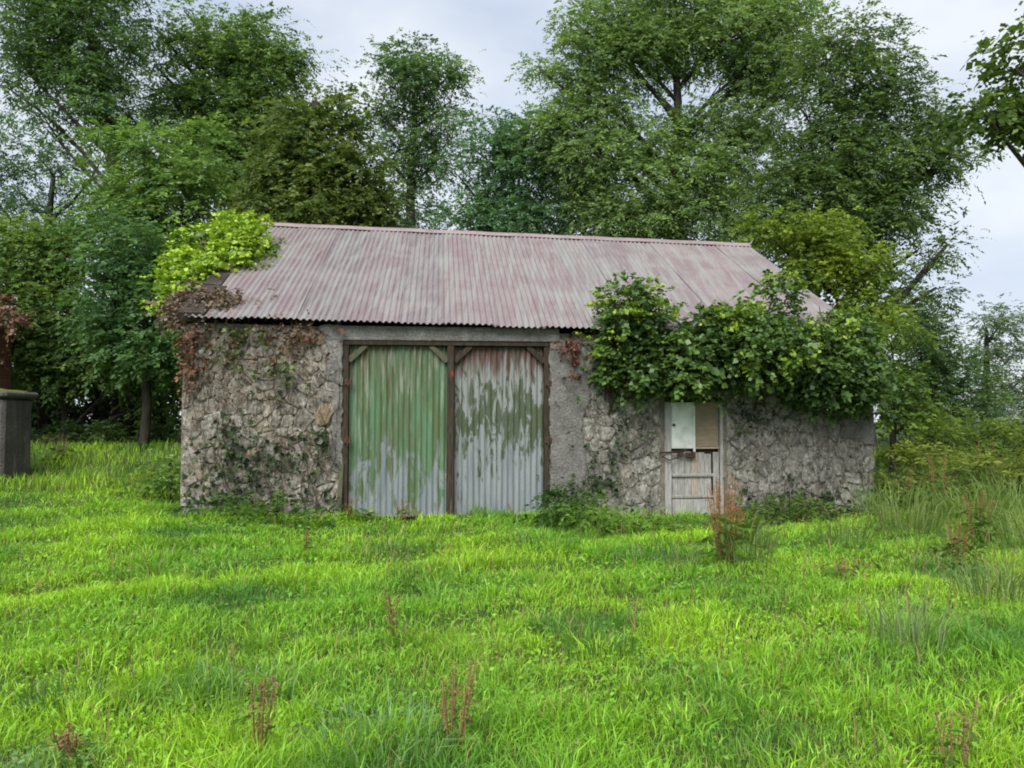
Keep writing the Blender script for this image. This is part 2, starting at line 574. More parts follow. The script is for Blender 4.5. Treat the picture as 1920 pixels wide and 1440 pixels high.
def tree(name, label, cat, Y, lobes, trunk, r0, K=8, L=.34, leaf=.15, wid=.065, base=(.05, .11, .035), alt=(.09, .17, .04),
         per=5.0, clr=.24, ns=8, twigs=5, group=None, droop=.5, shell=.45, limb=.55, bark='bark', trunk_dy=0.0, mat='leaf', base_z=None, dens=1.5, lum=1.62, lsc=.9):
    """Tree or shrub: Empty > trunk (stem, limbs and twigs), crown (leaves)."""
    p = [at(q[0], q[1], Y + trunk_dy) for q in trunk]
    gx, gy = p[0][0], p[0][1]
    root = empty(name, (gx, gy, float(ground(gx, gy)) if base_z is None else base_z))
    o = np.array(root.location)
    tag(root, label, cat, group)
    p[0] = np.array([gx, gy, o[2] - .15])
    m = MB()
    nseg = len(p)
    fine = []
    for i in range(nseg - 1):
        for q in np.linspace(0, 1, 5)[:-1]: fine.append(p[i] * (1 - q) + p[i + 1] * q + RNG.normal(size=3) * r0 * .18)
    fine.append(p[-1])
    fine = np.array(fine)
    rad = np.linspace(r0, r0 * .35, len(fine))
    m.tube(fine - o, rad, 8)
    ends = []
    for Lb in lobes:
        Yl = Y + (Lb[5] if len(Lb) > 5 else 0)
        c = at(Lb[0], Lb[1], Yl)
        s = Yl / FPX
        # the limb leaves the trunk below the lobe
        dist = np.linalg.norm(fine - c, axis=1) + 2.2 * np.clip(fine[:, 2] - c[2] + 1.0 * np.linalg.norm((fine - c)[:, :2], axis=1), 0, None)
        k = int(np.argmin(dist))
        k = max(1, k)
        a = fine[k]
        ln = np.linalg.norm(c - a)
        midp = (a + c) / 2 + np.array([0, 0, .04 * ln]) + RNG.normal(size=3) * .06 * ln
        pts = bez(a, midp, c, 6)
        ra = min(rad[k] * .6, .02 + limb * .045 * ln)
        m.tube(pts - o, np.linspace(ra, max(.012, ra * .3), 6), 6)
        ends.append((c, pts, ra))
    clumps = []
    B, D, C = lobe_points(lobes, Y, per * dens, clr, ns, shell, clumps=clumps)
    for (c, pts, ra), (_, cc) in zip(ends, clumps):        # a twig runs from the limb into every second clump
        for e in cc[::2]:
            if e[2] < o[2] + .1: continue
            st = pts[RNG.integers(2, 6)]
            mp_ = (st + e) / 2 + np.array([0, 0, -.05]) + RNG.normal(size=3) * .08
            m.tube(bez(st, mp_, e, 4) - o, np.linspace(max(.014, ra * .32), .007, 4), 3, False)
    m.build('trunk', M[bark], root, True)
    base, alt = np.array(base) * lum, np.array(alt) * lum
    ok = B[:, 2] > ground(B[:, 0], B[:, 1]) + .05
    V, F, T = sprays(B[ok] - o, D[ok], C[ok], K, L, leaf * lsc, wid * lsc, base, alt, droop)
    NLEAF[0] += len(F)
    link('crown', np_mesh('crown', V, F, 4, T), M[mat], root)
    return root


# ------------------------------------------------------------------ ground
xs = np.unique(np.concatenate([np.arange(-90, -16, 4.), np.arange(-16, 16.01, .16), np.arange(18, 91, 4.)]))
ys = np.unique(np.concatenate([np.arange(-30, 0, 3.), np.arange(0, 20.01, .16), np.arange(22, 160, 4.)]))
X, Yg = np.meshgrid(xs, ys)
V = np.stack([X, Yg, ground(X, Yg)], -1).reshape(-1, 3)
nx, ny = len(xs), len(ys)
i = (np.arange(ny - 1)[:, None] * nx + np.arange(nx - 1)).ravel()
tag(link('ground', np_mesh('ground', V, np.stack([i, i + 1, i + nx + 1, i + nx], 1), 4, smooth=True), M['soil']), kind='structure')

# ------------------------------------------------------------------ barn
A = R(5.9)
W, DP = 11.05, 9.6
HL, HR, RISE, HALF = 3.09, 2.885, 2.53, 4.8
barn = tag(empty('barn', (-5.0, 11.66, 0), A), 'old rubble stone barn with a rusty pink corrugated iron roof', 'barn')


def eave(u): return HL + (HR - HL) * u / W


def wall_top(u): return eave(u) - .09


def prism(m, u0, u1, v0, v1, z0, top):
    """Block from z0 to a sloping top."""
    v = [(u0, v0, z0), (u1, v0, z0), (u1, v1, z0), (u0, v1, z0), (u0, v0, top(u0)), (u1, v0, top(u1)), (u1, v1, top(u1)), (u0, v1, top(u0))]
    m.add(v, [(3, 2, 1, 0), (4, 5, 6, 7), (0, 1, 5, 4), (1, 2, 6, 5), (2, 3, 7, 6), (3, 0, 4, 7)])


BD0, BD1, BDZ = 2.40, 5.62, 2.75      # cart door opening
SD0, SD1, SDZ = 7.49, 8.47, 1.88      # stable door opening
m = MB()
FV = .024
prism(m, 0.0, BD0, FV, .55, -.4, wall_top)
prism(m, BD0, BD1, FV, .55, 2.97, wall_top)
prism(m, BD1, SD0, FV, .55, -.4, wall_top)
prism(m, SD0, SD1, FV, .55, 1.99, wall_top)
prism(m, SD1, W, FV, .55, -.4, wall_top)
front = m.build('front_wall', M['mortar'], barn)
m = MB()
for u0, u1, nm in ((0, .5, 'l'), (W - .5, W, 'r')):
    zt = wall_top(u0)
    v = []
    for u in (u0, u1):
        v += [(u, .552, -.4), (u, DP - .5, -.4), (u, DP - .5, zt), (u, HALF, zt + RISE - .08), (u, .552, zt + .25)]
    m2 = MB().add(v, [(4, 3, 2, 1, 0), (5, 6, 7, 8, 9), (0, 1, 6, 5), (1, 2, 7, 6), (2, 3, 8, 7), (3, 4, 9, 8), (4, 0, 5, 9)])
    m2.build('gable_wall', M['mortar'], barn)
m = MB(); prism(m, 0, W, DP - .498, DP, -.4, wall_top); m.build('back_wall', M['mortar'], barn)

# rubble stones of the front wall, Voronoi cells cut to irregular blocks
def clip(poly, px, py, nx_, ny_):
    res = []
    for a_, b_ in zip(poly, poly[1:] + poly[:1]):
        da = (a_[0] - px) * nx_ + (a_[1] - py) * ny_
        db = (b_[0] - px) * nx_ + (b_[1] - py) * ny_
        if da <= 0: res.append(a_)
        if (da < 0 < db) or (db < 0 < da):
            q = da / (da - db)
            res.append((a_[0] + (b_[0] - a_[0]) * q, a_[1] + (b_[1] - a_[1]) * q))
    return res


def cells(u0, u1, z0, z1, cw, ch):
    seeds = []
    r = 0
    z = z0 + ch / 2
    while z < z1:
        u = u0 + cw * (.25 if r % 2 else .6)
        while u < u1:
            seeds.append((u + random.uniform(-.38, .38) * cw, z + random.uniform(-.38, .38) * ch))
            u += cw * random.choice((.65, .9, 1.0, 1.1, 1.45))
        z += ch * random.uniform(.8, 1.2); r += 1
    res = []
    for a_, s_ in enumerate(seeds):
        poly = [(u0, z0), (u1, z0), (u1, z1), (u0, z1)]
        for b_, q in enumerate(seeds):
            if a_ == b_ or abs(q[0] - s_[0]) > .9 or abs(q[1] - s_[1]) > .7: continue
            poly = clip(poly, (s_[0] + q[0]) / 2, (s_[1] + q[1]) / 2, q[0] - s_[0], q[1] - s_[1])
            if len(poly) < 3: break
        if len(poly) >= 3: res.append(poly)
    return res


def area(p): return abs(sum(a_[0] * b_[1] - b_[0] * a_[1] for a_, b_ in zip(p, p[1:] + p[:1]))) / 2


def stone_mesh(poly, joint, proud):
    cu = sum(p[0] for p in poly) / len(poly); cz = sum(p[1] for p in poly) / len(poly)
    pts = []
    nn = len(poly)
    for k in range(nn):                                   # cut every corner
        a_, b_, c_ = poly[k - 1], poly[k], poly[(k + 1) % nn]
        q = random.uniform(.18, .34)
        pts.append((b_[0] + (a_[0] - b_[0]) * q, b_[1] + (a_[1] - b_[1]) * q))
        pts.append((b_[0] + (c_[0] - b_[0]) * q, b_[1] + (c_[1] - b_[1]) * q))
    w_ = math.sqrt(area(poly))
    pts = [((x - cu) * (1 - joint / w_) + random.gauss(0, .006), (z - cz) * (1 - joint / w_) + random.gauss(0, .006)) for x, z in pts]
    n_ = len(pts)
    tu, tz = random.gauss(0, .06), random.gauss(0, .06)
    v = [(x, .05, z) for x, z in pts] + [(x, -proud * .45 + x * tu, z) for x, z in pts]
    v += [(x * .78 + random.gauss(0, .006), -proud + x * tu + z * tz + random.gauss(0, .004), z * .78 + random.gauss(0, .006)) for x, z in pts]
    v.append((random.gauss(0, .01), -proud - .008, random.gauss(0, .01)))
    f = []
    for k in range(n_):
        k2 = (k + 1) % n_
        f += [(k, k2, n_ + k2, n_ + k), (n_ + k, n_ + k2, 2 * n_ + k2, 2 * n_ + k), (2 * n_ + k, 2 * n_ + k2, 3 * n_)]
    # polygons were wound anticlockwise seen from -v, so faces look outwards
    return (cu, cz), v, f


all_st = []
for (u0, u1, z0, z1, cw, ch, mat) in ((.01, 2.34, -.1, 2.97, .25, .17, 'stone_warm'), (5.70, 7.43, -.1, 2.78, .28, .195, 'stone_grey'), (8.53, W - .01, -.1, 2.2, .28, .19, 'stone_grey')):
    for p in cells(u0, u1, z0, z1, cw, ch):
        all_st.append((area(p), p, mat))
all_st.sort(key=lambda q: -q[0])
small = {'stone_warm': MB(), 'stone_grey': MB()}
for k, (ar, p, mat) in enumerate(all_st):
    (cu, cz), v, f = stone_mesh(p, .008, random.uniform(-.003, .012))
    if k < 300 and ar > .006:
        me = bpy.data.meshes.new('stone'); me.from_pydata(v, [], f); me.update()
        link('stone', me, M[mat], front, (cu, 0, cz))
    else:
        small[mat].add([(a_ + cu, b_, c_ + cz) for a_, b_, c_ in v], f)
for kx, mb in small.items():
    if mb.v: tag(mb.build('small_stones', M[kx], front), kind='stuff')


def slab(poly, v0, v1, mat, name, parent, jit=.0, n_in=2):
    """Lumpy plate with an irregular outline on the wall face."""
    cu = sum(p[0] for p in poly) / len(poly); cz = sum(p[1] for p in poly) / len(poly)
    pts = []
    for a_, b_ in zip(poly, poly[1:] + poly[:1]):
        ln = math.hypot(b_[0] - a_[0], b_[1] - a_[1]); n_ = max(2, int(ln / .07))
        for q in range(n_):
            pts.append((a_[0] + (b_[0] - a_[0]) * q / n_ + random.gauss(0, jit), a_[1] + (b_[1] - a_[1]) * q / n_ + random.gauss(0, jit)))
    n_ = len(pts)
    mb = MB()
    v = [(x, v1, z) for x, z in pts] + [(x, v0 + .012, z) for x, z in pts]
    rings = [1 - .12, .7, .4]
    for s_ in rings:
        v += [(cu + (x - cu) * s_, v0 + random.gauss(0, .0012), cz + (z - cz) * s_) for x, z in pts]
    v.append((cu, v0, cz))
    f = []
    for r_ in range(len(rings) + 1):
        for k in range(n_):
            f.append((r_ * n_ + k, r_ * n_ + (k + 1) % n_, (r_ + 1) * n_ + (k + 1) % n_, (r_ + 1) * n_ + k))
    l_ = (len(rings) + 1) * n_
    for k in range(n_): f.append((l_ + k, l_ + (k + 1) % n_, len(v) - 1))
    mb.add(v, f)
    return mb.build(name, mat, parent)


slab([(5.63, .0), (6.1, .15), (6.22, .7), (6.12, 1.3), (6.28, 1.9), (6.2, 2.4), (6.1, 2.77), (5.63, 2.79)], -.045, .04, M['render'], 'render_patch', front, .018)
slab([(2.10, 2.18), (2.39, 2.05), (2.39, 2.97), (2.02, 2.97), (2.2, 2.6)], -.042, .04, M['lintel'], 'render_patch', front, .014)
slab([(10.45, 1.25), (11.03, 1.1), (11.03, 2.2), (10.6, 2.2)], -.042, .04, M['render'], 'render_patch', front, .02)
slab([(2.22, .75), (2.39, .7), (2.39, 2.02), (2.26, 2.0)], -.032, .04, M['render'], 'render_patch', front, .012)
# one big ochre stone beside the cart door
t = NT('ochre_stone'); g = t.n('ShaderNodeNewGeometry').outputs['Position']; n = t.noise(g, 9, 7, .65)
t.bump(n, .7, .02)
M['ochre'] = t.fin(t.ramp(n, [(.3, (.10, .08, .05)), (.5, (.20, .155, .095)), (.7, (.32, .28, .21))]), .95)
slab([(2.02, 1.45), (2.14, 1.42), (2.24, 1.5), (2.27, 1.66), (2.16, 1.74), (2.04, 1.70), (1.97, 1.57)], -.05, .04, M['ochre'], 'ochre_stone', front, .012)

MB().box((2.12, -.05, 2.752), (5.78, .5, 2.968), .012, .006).build('lintel', M['lintel'], barn)
MB().box((7.36, -.052, 1.882), (8.62, .45, 1.988), .012, .006).build('lintel', M['lintel'], barn)

# --- cart doors
fr = MB().box((BD0 + .004, -.02, -.3), (BD0 + .085, .14, 2.675), .008, .002).build('door_frame', M['dark_wood'], barn)
MB().box((4.004, -.03, -.3), (4.116, .06, 2.675), .01, .003).build('centre_post', M['dark_wood'], fr)
MB().box((BD1 - .08, -.02, -.3), (BD1 - .004, .14, 2.675), .008, .002).build('jamb', M['dark_wood'], fr)
MB().box((BD0 + .004, -.03, 2.678), (BD1 - .004, .14, 2.750), .008, .002).build('head_beam', M['dark_wood'], fr)
t = NT('red_paint'); n = t.noise(t.coord('Object'), 30, 4)
M['redp'] = t.fin(t.ramp(n, [(.4, (.09, .03, .02)), (.6, (.24, .03, .03))]), .7)
slab([(4.06, 2.18), (4.10, 2.19), (4.105, 2.28), (4.08, 2.31), (4.055, 2.25)], -.036, -.02, M['redp'], 'paint_mark', fr, .004)


def corr(wd, ln, per, amp, nrow, phase=0.0, sag=0.0, ragged=0.0):
    """Corrugated sheet in local x (0..wd), z wave toward -y, length along z (0..ln)."""
    n_ = int(wd / per * 8)
    x = np.linspace(0, wd, n_ + 1)
    y = -amp * np.cos(2 * math.pi * (x + phase) / per)
    zz = np.linspace(0, ln, nrow + 1)
    XX, ZZ = np.meshgrid(x, zz)
    YY = np.broadcast_to(y, XX.shape).copy()
    YY += sag * np.sin(ZZ / ln * math.pi) + .004 * np.sin(XX * 3.1 + ZZ * 2)
    if ragged: ZZ = ZZ + (ragged * RNG.normal(size=n_ + 1))[None, :] * (1 - ZZ / ln)
    V = np.stack([XX, YY, ZZ], -1).reshape(-1, 3)
    q = (np.arange(nrow)[:, None] * (n_ + 1) + np.arange(n_)).ravel()
    return np_mesh('corrugated_sheet', V, np.stack([q, q + 1, q + n_ + 2, q + n_ + 1], 1), 4, smooth=True)


for (u0, u1, mat, sp) in ((2.49, 4.00, 'door_green', .80), (4.12, 5.535, 'door_grey', .72)):
    d = MB()
    d.box((u0 + .01, .11, .15), (u1 - .01, .14, .27)).box((u0 + .01, .11, 1.25), (u1 - .01, .14, 1.37)).box((u0 + .01, .11, 2.5), (u1 - .01, .14, 2.62))
    leafd = d.build('door', M['dark_wood'], barn)
    tag(leafd, 'left leaf with peeling green paint' if mat == 'door_green' else 'right leaf, mostly bare galvanised iron')
    o_ = link('corrugated_sheet', corr(sp, 2.66, .092, .013, 6, 0, 0, .008), M[mat], leafd, (u0 + .004, .07, .01))
    o2 = link('corrugated_sheet', corr(u1 - u0 - sp + .05, 2.66, .092, .013, 6, .03, 0, .008), M[mat], leafd, (u0 + sp - .055, .064, .012))
    o2.rotation_euler = (0, R(.3), 0)
    for (a_, b_) in (((u0 - .01, 2.44), (u0 + .25, 2.69)), ((u1 + .01, 2.44), (u1 - .25, 2.69))):
        mb = MB(); s_ = .05 if b_[0] > a_[0] else -.05
        dx, dz = -.035 * (1 if s_ > 0 else -1), .035
        v = [(a_[0], -.005, a_[1]), (a_[0] - dx, -.005, a_[1] - dz), (b_[0] - dx, -.005, b_[1] - dz), (b_[0] + dx, -.005, b_[1] + dz - .04), (a_[0] + dx * 0, -.005, a_[1] + .06)]
        v += [(x, .05, z) for x, _, z in v]
        n_ = 5
        f = [tuple(range(n_)), tuple(range(2 * n_ - 1, n_ - 1, -1))] + [(k, n_ + k, n_ + (k + 1) % n_, (k + 1) % n_) for k in range(n_)]
        mb.add(v, f).build('corner_brace', M['dark_wood'] if mat == 'door_grey' else M['green_wood'], leafd)
    ue = u0 - .06 if mat == 'door_green' else u1 + .02
    for hz in (1.15, 2.05):
        hb = MB().box((min(ue, ue + .1), -.05, hz), (max(ue, ue + .1), -.022, hz + .09), .006)
        hb.tube([(ue + .05, -.05, hz - .03), (ue + .05, -.05, hz + .12)], .014, 6)
        hb.build('hinge', M['iron'], leafd)

# --- stable door
sf = MB().box((SD0 + .004, -.01, -.3), (SD0 + .115, .14, 1.805), .008, .003).build('stable_door_frame', M['old_wood'], barn)
MB().box((SD1 - .055, -.01, -.3), (SD1 - .004, .14, 1.805), .006, .003).build('jamb', M['old_wood'], sf)
MB().box((SD0 + .004, .02, 1.808), (SD1 - .004, .14, 1.878), .006, .003).build('head_beam', M['dark_wood'], sf)
sd = MB().box((SD0 + .12, .10, -.02), (SD1 - .06, .135, 1.8)).build('stable_door', M['dark_wood'], barn)
wp = MB().box((7.615, .03, 1.05), (8.015, .07, 1.80), .006, .002).build('white_panel', M['white'], sd)
MB().box((7.975, .012, .995), (8.012, .028, 1.79), .003, .001).build('edge_strip', M['white'], wp)
MB().tube([(7.66, .0, 1.43), (7.66, .03, 1.43)], [.02, .024], 10).build('knob', M['iron'], wp)
MB().box((8.02, .035, 1.075), (8.405, .075, 1.80), .005, .002).build('plywood_panel', M['ply'], sd)
MB().box((8.02, .025, 1.045), (8.41, .075, 1.073), .004, .002).build('sill_strip', M['pale_wood'], sd)
for k in range(6):
    ux = 7.622 + k * .111
    MB().box((ux, .055 + random.uniform(0, .006), .02), (ux + .107, .09, random.uniform(.96, 1.0)), .004, .002).build('plank', M['old_wood'] if k != 3 else M['pale_wood'], sd)
for z0, z1 in ((.60, .645), (.255, .295)):
    MB().box((7.61, .02, z0), (8.36, .052, z1), .006, .004).build('ledge', M['old_wood'], sd)
MB().box((7.625, .022, -.03), (8.30, .052, .235), .006, .003).build('bottom_board', M['old_wood'], sd)
MB().box((8.31, .015, .0), (8.40, .05, .99), .006, .003).build('stile', M['old_wood'], sd)
lt = MB()
lt.tube([(7.40, -.05, .99), (7.62, -.04, 1.0), (7.86, -.02, 1.03)], .014, 6)
lt.tube([(7.44, -.05, .93), (7.55, -.06, .87), (7.66, -.05, .90), (7.8, -.03, .94)], .011, 6)
lt.build('latch_bar', M['iron'], sd)
lc = MB().box((7.70, -.035, .93), (7.79, -.005, 1.0), .01).box((7.83, -.03, .90), (8.0, 0, .99), .012)
lc.build('latch', M['iron'], sd)

# --- roof
eu = np.array([W, 0, HR - HL]); eu /= np.linalg.norm(eu)
OV = .20
es = np.array([0, HALF + OV, RISE + .105]); SL = np.linalg.norm(es); es /= SL
nr = np.cross(eu, es); nr /= np.linalg.norm(nr)
es = np.cross(nr, eu)
E0 = np.array([0, -OV, HL - .02])
rt = MB()                                                  # purlins under the iron
for s_ in (.35, 2.0, 3.7, 5.2):
    a_ = E0 + es * s_ - nr * .06
    b_ = a_ + eu * W
    q = [a_ + es * .04, a_ - es * .04, a_ - es * .04 - nr * .08, a_ + es * .04 - nr * .08]
    v = q + [p + eu * W for p in q]
    rt.add(v, [(3, 2, 1, 0), (4, 5, 6, 7), (0, 1, 5, 4), (1, 2, 6, 5), (2, 3, 7, 6), (3, 0, 4, 7)])
roof = rt.build('roof', M['dark_wood'], barn)


def place(o, orig):
    mtx = Matrix(((eu[0], -nr[0], es[0], orig[0]), (eu[1], -nr[1], es[1], orig[1]), (eu[2], -nr[2], es[2], orig[2]), (0, 0, 0, 1)))
    o.matrix_local = mtx


PER, NS = .0957, 14
SW = PER * 8
low = corr(SW + PER * .9, SL + .02, PER, .0155, 8)
low.materials.append(M['roof'])
U0 = .10
for k in range(NS):
    u = U0 + k * SW
    lift = .012 if k % 2 else .0
    orig = E0 + eu * u + nr * (lift + random.uniform(0, .006)) + es * random.uniform(-.03, .02)
    place(link('roof_sheet', low, None, roof), orig)
# ridge cap: two flaps and a roll
rc = MB()
TOPP = E0 + es * SL
n_ = 24
ring = []
for k in range(n_ + 1):
    p = TOPP + eu * (U0 - .02 + (NS * SW + .16) * k / n_) + np.array([0, 0, .005 * math.sin(k * 2.1)])
    sb = es * np.array([1, -1, 1])
    prof = [-es * .17 + nr * .030, -es * .06 + nr * .032, np.array([0, -.02, .055]), np.array([0, .02, .055]), np.array([0, .17, -.06])]
    ring.append([p + q for q in prof])
v = [p for r_ in ring for p in r_]
f = [(r_ * 5 + j, (r_ + 1) * 5 + j, (r_ + 1) * 5 + j + 1, r_ * 5 + j + 1) for r_ in range(n_) for j in range(4)]
rc.add(v, f).build('ridge_cap', M['ridge'], roof, True)
# rear slope
bk = MB()
nb = 230
v, f = [], []
for k in range(nb + 1):
    u = U0 + k * (NS * SW) / nb
    zz = .0155 * math.cos(2 * math.pi * (u - U0) / PER)
    zr = eave(u) + RISE + .05
    v += [(u, HALF + .03, zr + zz), (u, DP + .2, zr - RISE - .15 + zz)]
for k in range(nb): f.append((2 * k, 2 * k + 2, 2 * k + 3, 2 * k + 1))
bk.add(v, f).build('rear_roof_sheet', M['roof'], roof, True)
# stone verge at the left gable: rough coping blocks going up the slope
for k in range(8):
    s0 = .0 + k * .70
    mb = MB()
    wd = .40 if k < 2 else .26
    a_ = E0 + es * (s0 + .04) - eu * .03
    q = []
    for dn in (-.09, .028 + random.uniform(0, .02)):
        for du, ds in ((0, 0), (wd, 0), (wd, .66), (0, .66)):
            q.append(a_ + eu * (du + random.uniform(-.02, .02)) + es * (ds + random.uniform(-.015, .015)) + nr * (dn + random.uniform(-.01, .01)))
    mb.add(q, [(3, 2, 1, 0), (4, 5, 6, 7), (0, 1, 5, 4), (1, 2, 6, 5), (2, 3, 7, 6), (3, 0, 4, 7)])
    mb.build('verge_stone', M['verge'], roof)

CA, SA = math.cos(A), math.sin(A)


def bw(u, v, z):
    """Barn coordinates to world."""
    u, v = np.asarray(u, float), np.asarray(v, float)
    return np.stack(np.broadcast_arrays(-5.0 + u * CA - v * SA, 11.66 + u * SA + v * CA, np.asarray(z, float)), -1)


# loose pale board leaning at the cart door's left post
bo = MB().box((-.035, -.012, 0), (.035, .012, .98), .004, .003)
b = bo.build('loose_board', M['green_wood'])
b.location = bw(2.36, -.12, -.03); b.rotation_euler = (R(-7), R(2), A)
tag(b, 'pale grey loose board leaning upright beside the left cart door post', 'board')


# ------------------------------------------------------------------ climbers on the barn
def wall_leaves(n, regions, leaf, wid, base, alt, off=(.03, .10), K=3, L=.12):
    """Leaf sprays hanging on the wall face in elliptic regions (u, z, ru, rz, weight)."""
    B, C = [], []
    for (u, z, ru, rz, wt) in regions:
        k = int(n * wt)
        p = RNG.normal(size=(k, 2)) * .5
        B.append(bw(u + p[:, 0] * ru, -RNG.uniform(*off, k), z + p[:, 1] * rz))
        C.append(RNG.normal(size=k))
    B, C = np.concatenate(B), np.concatenate(C)
    uu = (B[:, 0] + 5.0) * CA + (B[:, 1] - 11.66) * SA
    ok = (uu > -.04) & (uu < W) & ~((uu > 2.36) & (uu < 5.66)) & ~((uu > 7.4) & (uu < 8.52) & (B[:, 2] < 1.9))
    B, C = B[ok], C[ok]
    D = unit(np.array([SA * .5, -.6, -.25]) + RNG.normal(size=B.shape) * .6)
    return sprays(B, D, C, K, L, leaf, wid, base, alt, .5, .25, .15)


def stems(n, u0, u1, z0, z1, rad, seglen=.10, wander=.035, off=.055):
    m_ = MB()
    for _ in range(n):
        u = random.uniform(u0, u1)
        z = random.uniform(z0, z0 + (z1 - z0) * .65)
        ln = random.uniform(.4, 1.5)
        dr = random.gauss(0, .35)
        pts = []
        top = min(z1, z + ln)
        v = -off * random.uniform(.75, 1.2)
        while z < top:
            pts.append(tuple(bw(u, v, z)))
            dr = dr * .8 + random.gauss(0, .28)
            u = min(max(u + dr * seglen * .6, u0), u1)
            z += seglen * random.uniform(.6, 1.1)
            v = -off * random.uniform(.75, 1.2)
        if len(pts) > 2: m_.tube(pts, list(np.linspace(rad * random.uniform(.7, 1.3), rad * .4, len(pts))), 4, False)
    return m_


t = NT('dead_stem'); n = t.noise(t.n('ShaderNodeNewGeometry').outputs['Position'], 6, 4)
M['stem_brown'] = t.fin(t.ramp(n, [(.3, (.045, .032, .022)), (.6, (.11, .082, .058)), (.8, (.20, .165, .125))]), .95)
t = NT('grey_stem'); n = t.noise(t.n('ShaderNodeNewGeometry').outputs['Position'], 6, 4)
M['stem_grey'] = t.fin(t.ramp(n, [(.3, (.07, .066, .056)), (.5, (.18, .17, .15)), (.7, (.36, .345, .31))]), .95)


def climber(name, label, cat, loc, leafset, stem_mb=None, stem_mat='stem_brown', mat='ivy'):
    r_ = tag(empty(name, loc), label, cat)
    o = np.array(r_.location)
    V, F, T = join(leafset)
    NLEAF[0] += len(F)
    link('leaves', np_mesh('leaves', V - o, F, 4, T), M[mat], r_)
    if stem_mb is not None:
        stem_mb.v = [tuple(np.array(p) - o) for p in stem_mb.v]
        tag(stem_mb.build('stems', M[stem_mat], r_, True), kind='stuff')
    return r_


# withered climber on the left half of the front
climber('withered_creeper', 'withered brown and red creeper clinging to the stone left of the cart doors', 'creeper', bw(1.2, -.05, .1),
        [wall_leaves(150, [(.10, 2.7, .16, .5, .6), (.14, 2.3, .16, .5, .25), (1.0, 2.9, 1.2, .14, .3), (1.8, 2.8, .45, .3, .5), (1.2, 2.5, 1.1, .5, .12)], .065, .05, (.085, .038, .024), (.19, .105, .06)),
         wall_leaves(420, [(1.0, 2.3, 1.4, .9, .8), (.8, 1.6, 1.3, 1.0, .35)],   .04, .026, (.085, .06, .04), (.19, .145, .09))],
        stems(75, .02, 2.35, .05, 3.0, .0038), 'stem_brown', 'dead')
climber('ivy', 'small dark green ivy patches low on the wall left of the cart doors', 'ivy', bw(1.2, -.05, .05),
        [wall_leaves(150, [(.75, 1.35, .25, .35, .16), (.9, .75, .6, .55, .5), (1.7, .95, .7, .6, .5), (1.3, .35, 1.4, .35, .55), (.85, 1.1, .4, .5, .15), (2.15, 1.25, .2, .3, .08)], .075, .065, (.022, .04, .022), (.055, .09, .03)),
         wall_leaves(110, [(.75, 2.65, .35, .35, .35), (1.35, 2.35, .5, .3, .12), (1.6, 2.25, .15, .35, .12), (.9, 2.9, .5, .12, .2)], .075, .065, (.035, .06, .02), (.10, .14, .03))],
        stems(30, .5, 2.3, .0, 1.3, .008), 'stem_brown')
climber('dead_ivy', 'grey dead ivy webbed over the stone right of the stable door', 'ivy', bw(9, -.05, .1),
        [wall_leaves(260, [(9.7, 1.0, 2.0, 1.4, .7), (6.8, 1.2, .9, 1.5, .35)], .06, .035, (.07, .062, .045), (.20, .185, .15)),
         wall_leaves(220, [(6.3, .45, .5, .35, .3), (6.7, .9, .7, .8, .2), (8.9, 1.6, .6, .3, .15), (8.38, .5, .1, .5, .06), (6.75, 1.3, .12, .5, .06), (9.8, .25, 1.6, .3, .3)], .075, .06, (.02, .04, .018), (.05, .085, .03))],
        stems(110, 8.5, 11.03, .0, 2.2, .0042), 'stem_grey', 'dead')
sx = stems(60, 6.15, 7.48, .0, 2.3, .0042)
climber('dead_ivy', 'grey dead ivy on the stone between the cart doors and the stable door', 'ivy', bw(6.8, -.05, .1),
        [wall_leaves(130, [(5.95, 2.65, .2, .25, .35), (6.0, 2.3, .15, .3, .15)], .07, .05, (.09, .035, .025), (.17, .08, .05))], sx, 'stem_grey', 'dead')

# the big ivy over the right half of the eave
IV = [(1168, 582, 36, 46, 1, -.1), (1205, 592, 40, 34), (1162, 655, 32, 46), (1240, 662, 58, 50, 1, -.1), (1300, 672, 80, 44, 1, -.1), (1400, 632, 72, 44, 1, .1), (1345, 602, 32, 30, 1, .15),
      (1445, 606, 54, 36, 1, .2), (1463, 548, 10, 26, .9, .4), (1505, 662, 86, 46, 1, .1), (1588, 628, 46, 40, 1, .3), (1590, 690, 44, 54, 1, .4), (1540, 716, 90, 34, 1, .2), (1190, 700, 70, 24, 1, .1),
      (1588, 742, 44, 20, 1, .5), (1400, 675, 84, 44, 1, -.05), (1430, 660, 60, 30, 1, -.35), (1235, 625, 50, 20, .6, .3), (1300, 645, 60, 20, .6, .3)]
B, D, C = lobe_points(IV, 12.25, 24, .12, 9, .6, .75)
D = unit(D + np.array([0, -.45, .1]))
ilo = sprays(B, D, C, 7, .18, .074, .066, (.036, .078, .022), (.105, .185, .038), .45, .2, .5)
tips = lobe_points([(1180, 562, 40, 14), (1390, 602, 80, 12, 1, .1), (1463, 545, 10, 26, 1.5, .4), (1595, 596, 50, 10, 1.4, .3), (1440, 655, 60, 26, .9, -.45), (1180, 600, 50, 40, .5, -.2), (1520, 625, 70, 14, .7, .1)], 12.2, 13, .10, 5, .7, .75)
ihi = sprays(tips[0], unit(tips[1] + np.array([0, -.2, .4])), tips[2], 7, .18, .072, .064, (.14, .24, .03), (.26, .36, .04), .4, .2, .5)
st = MB()
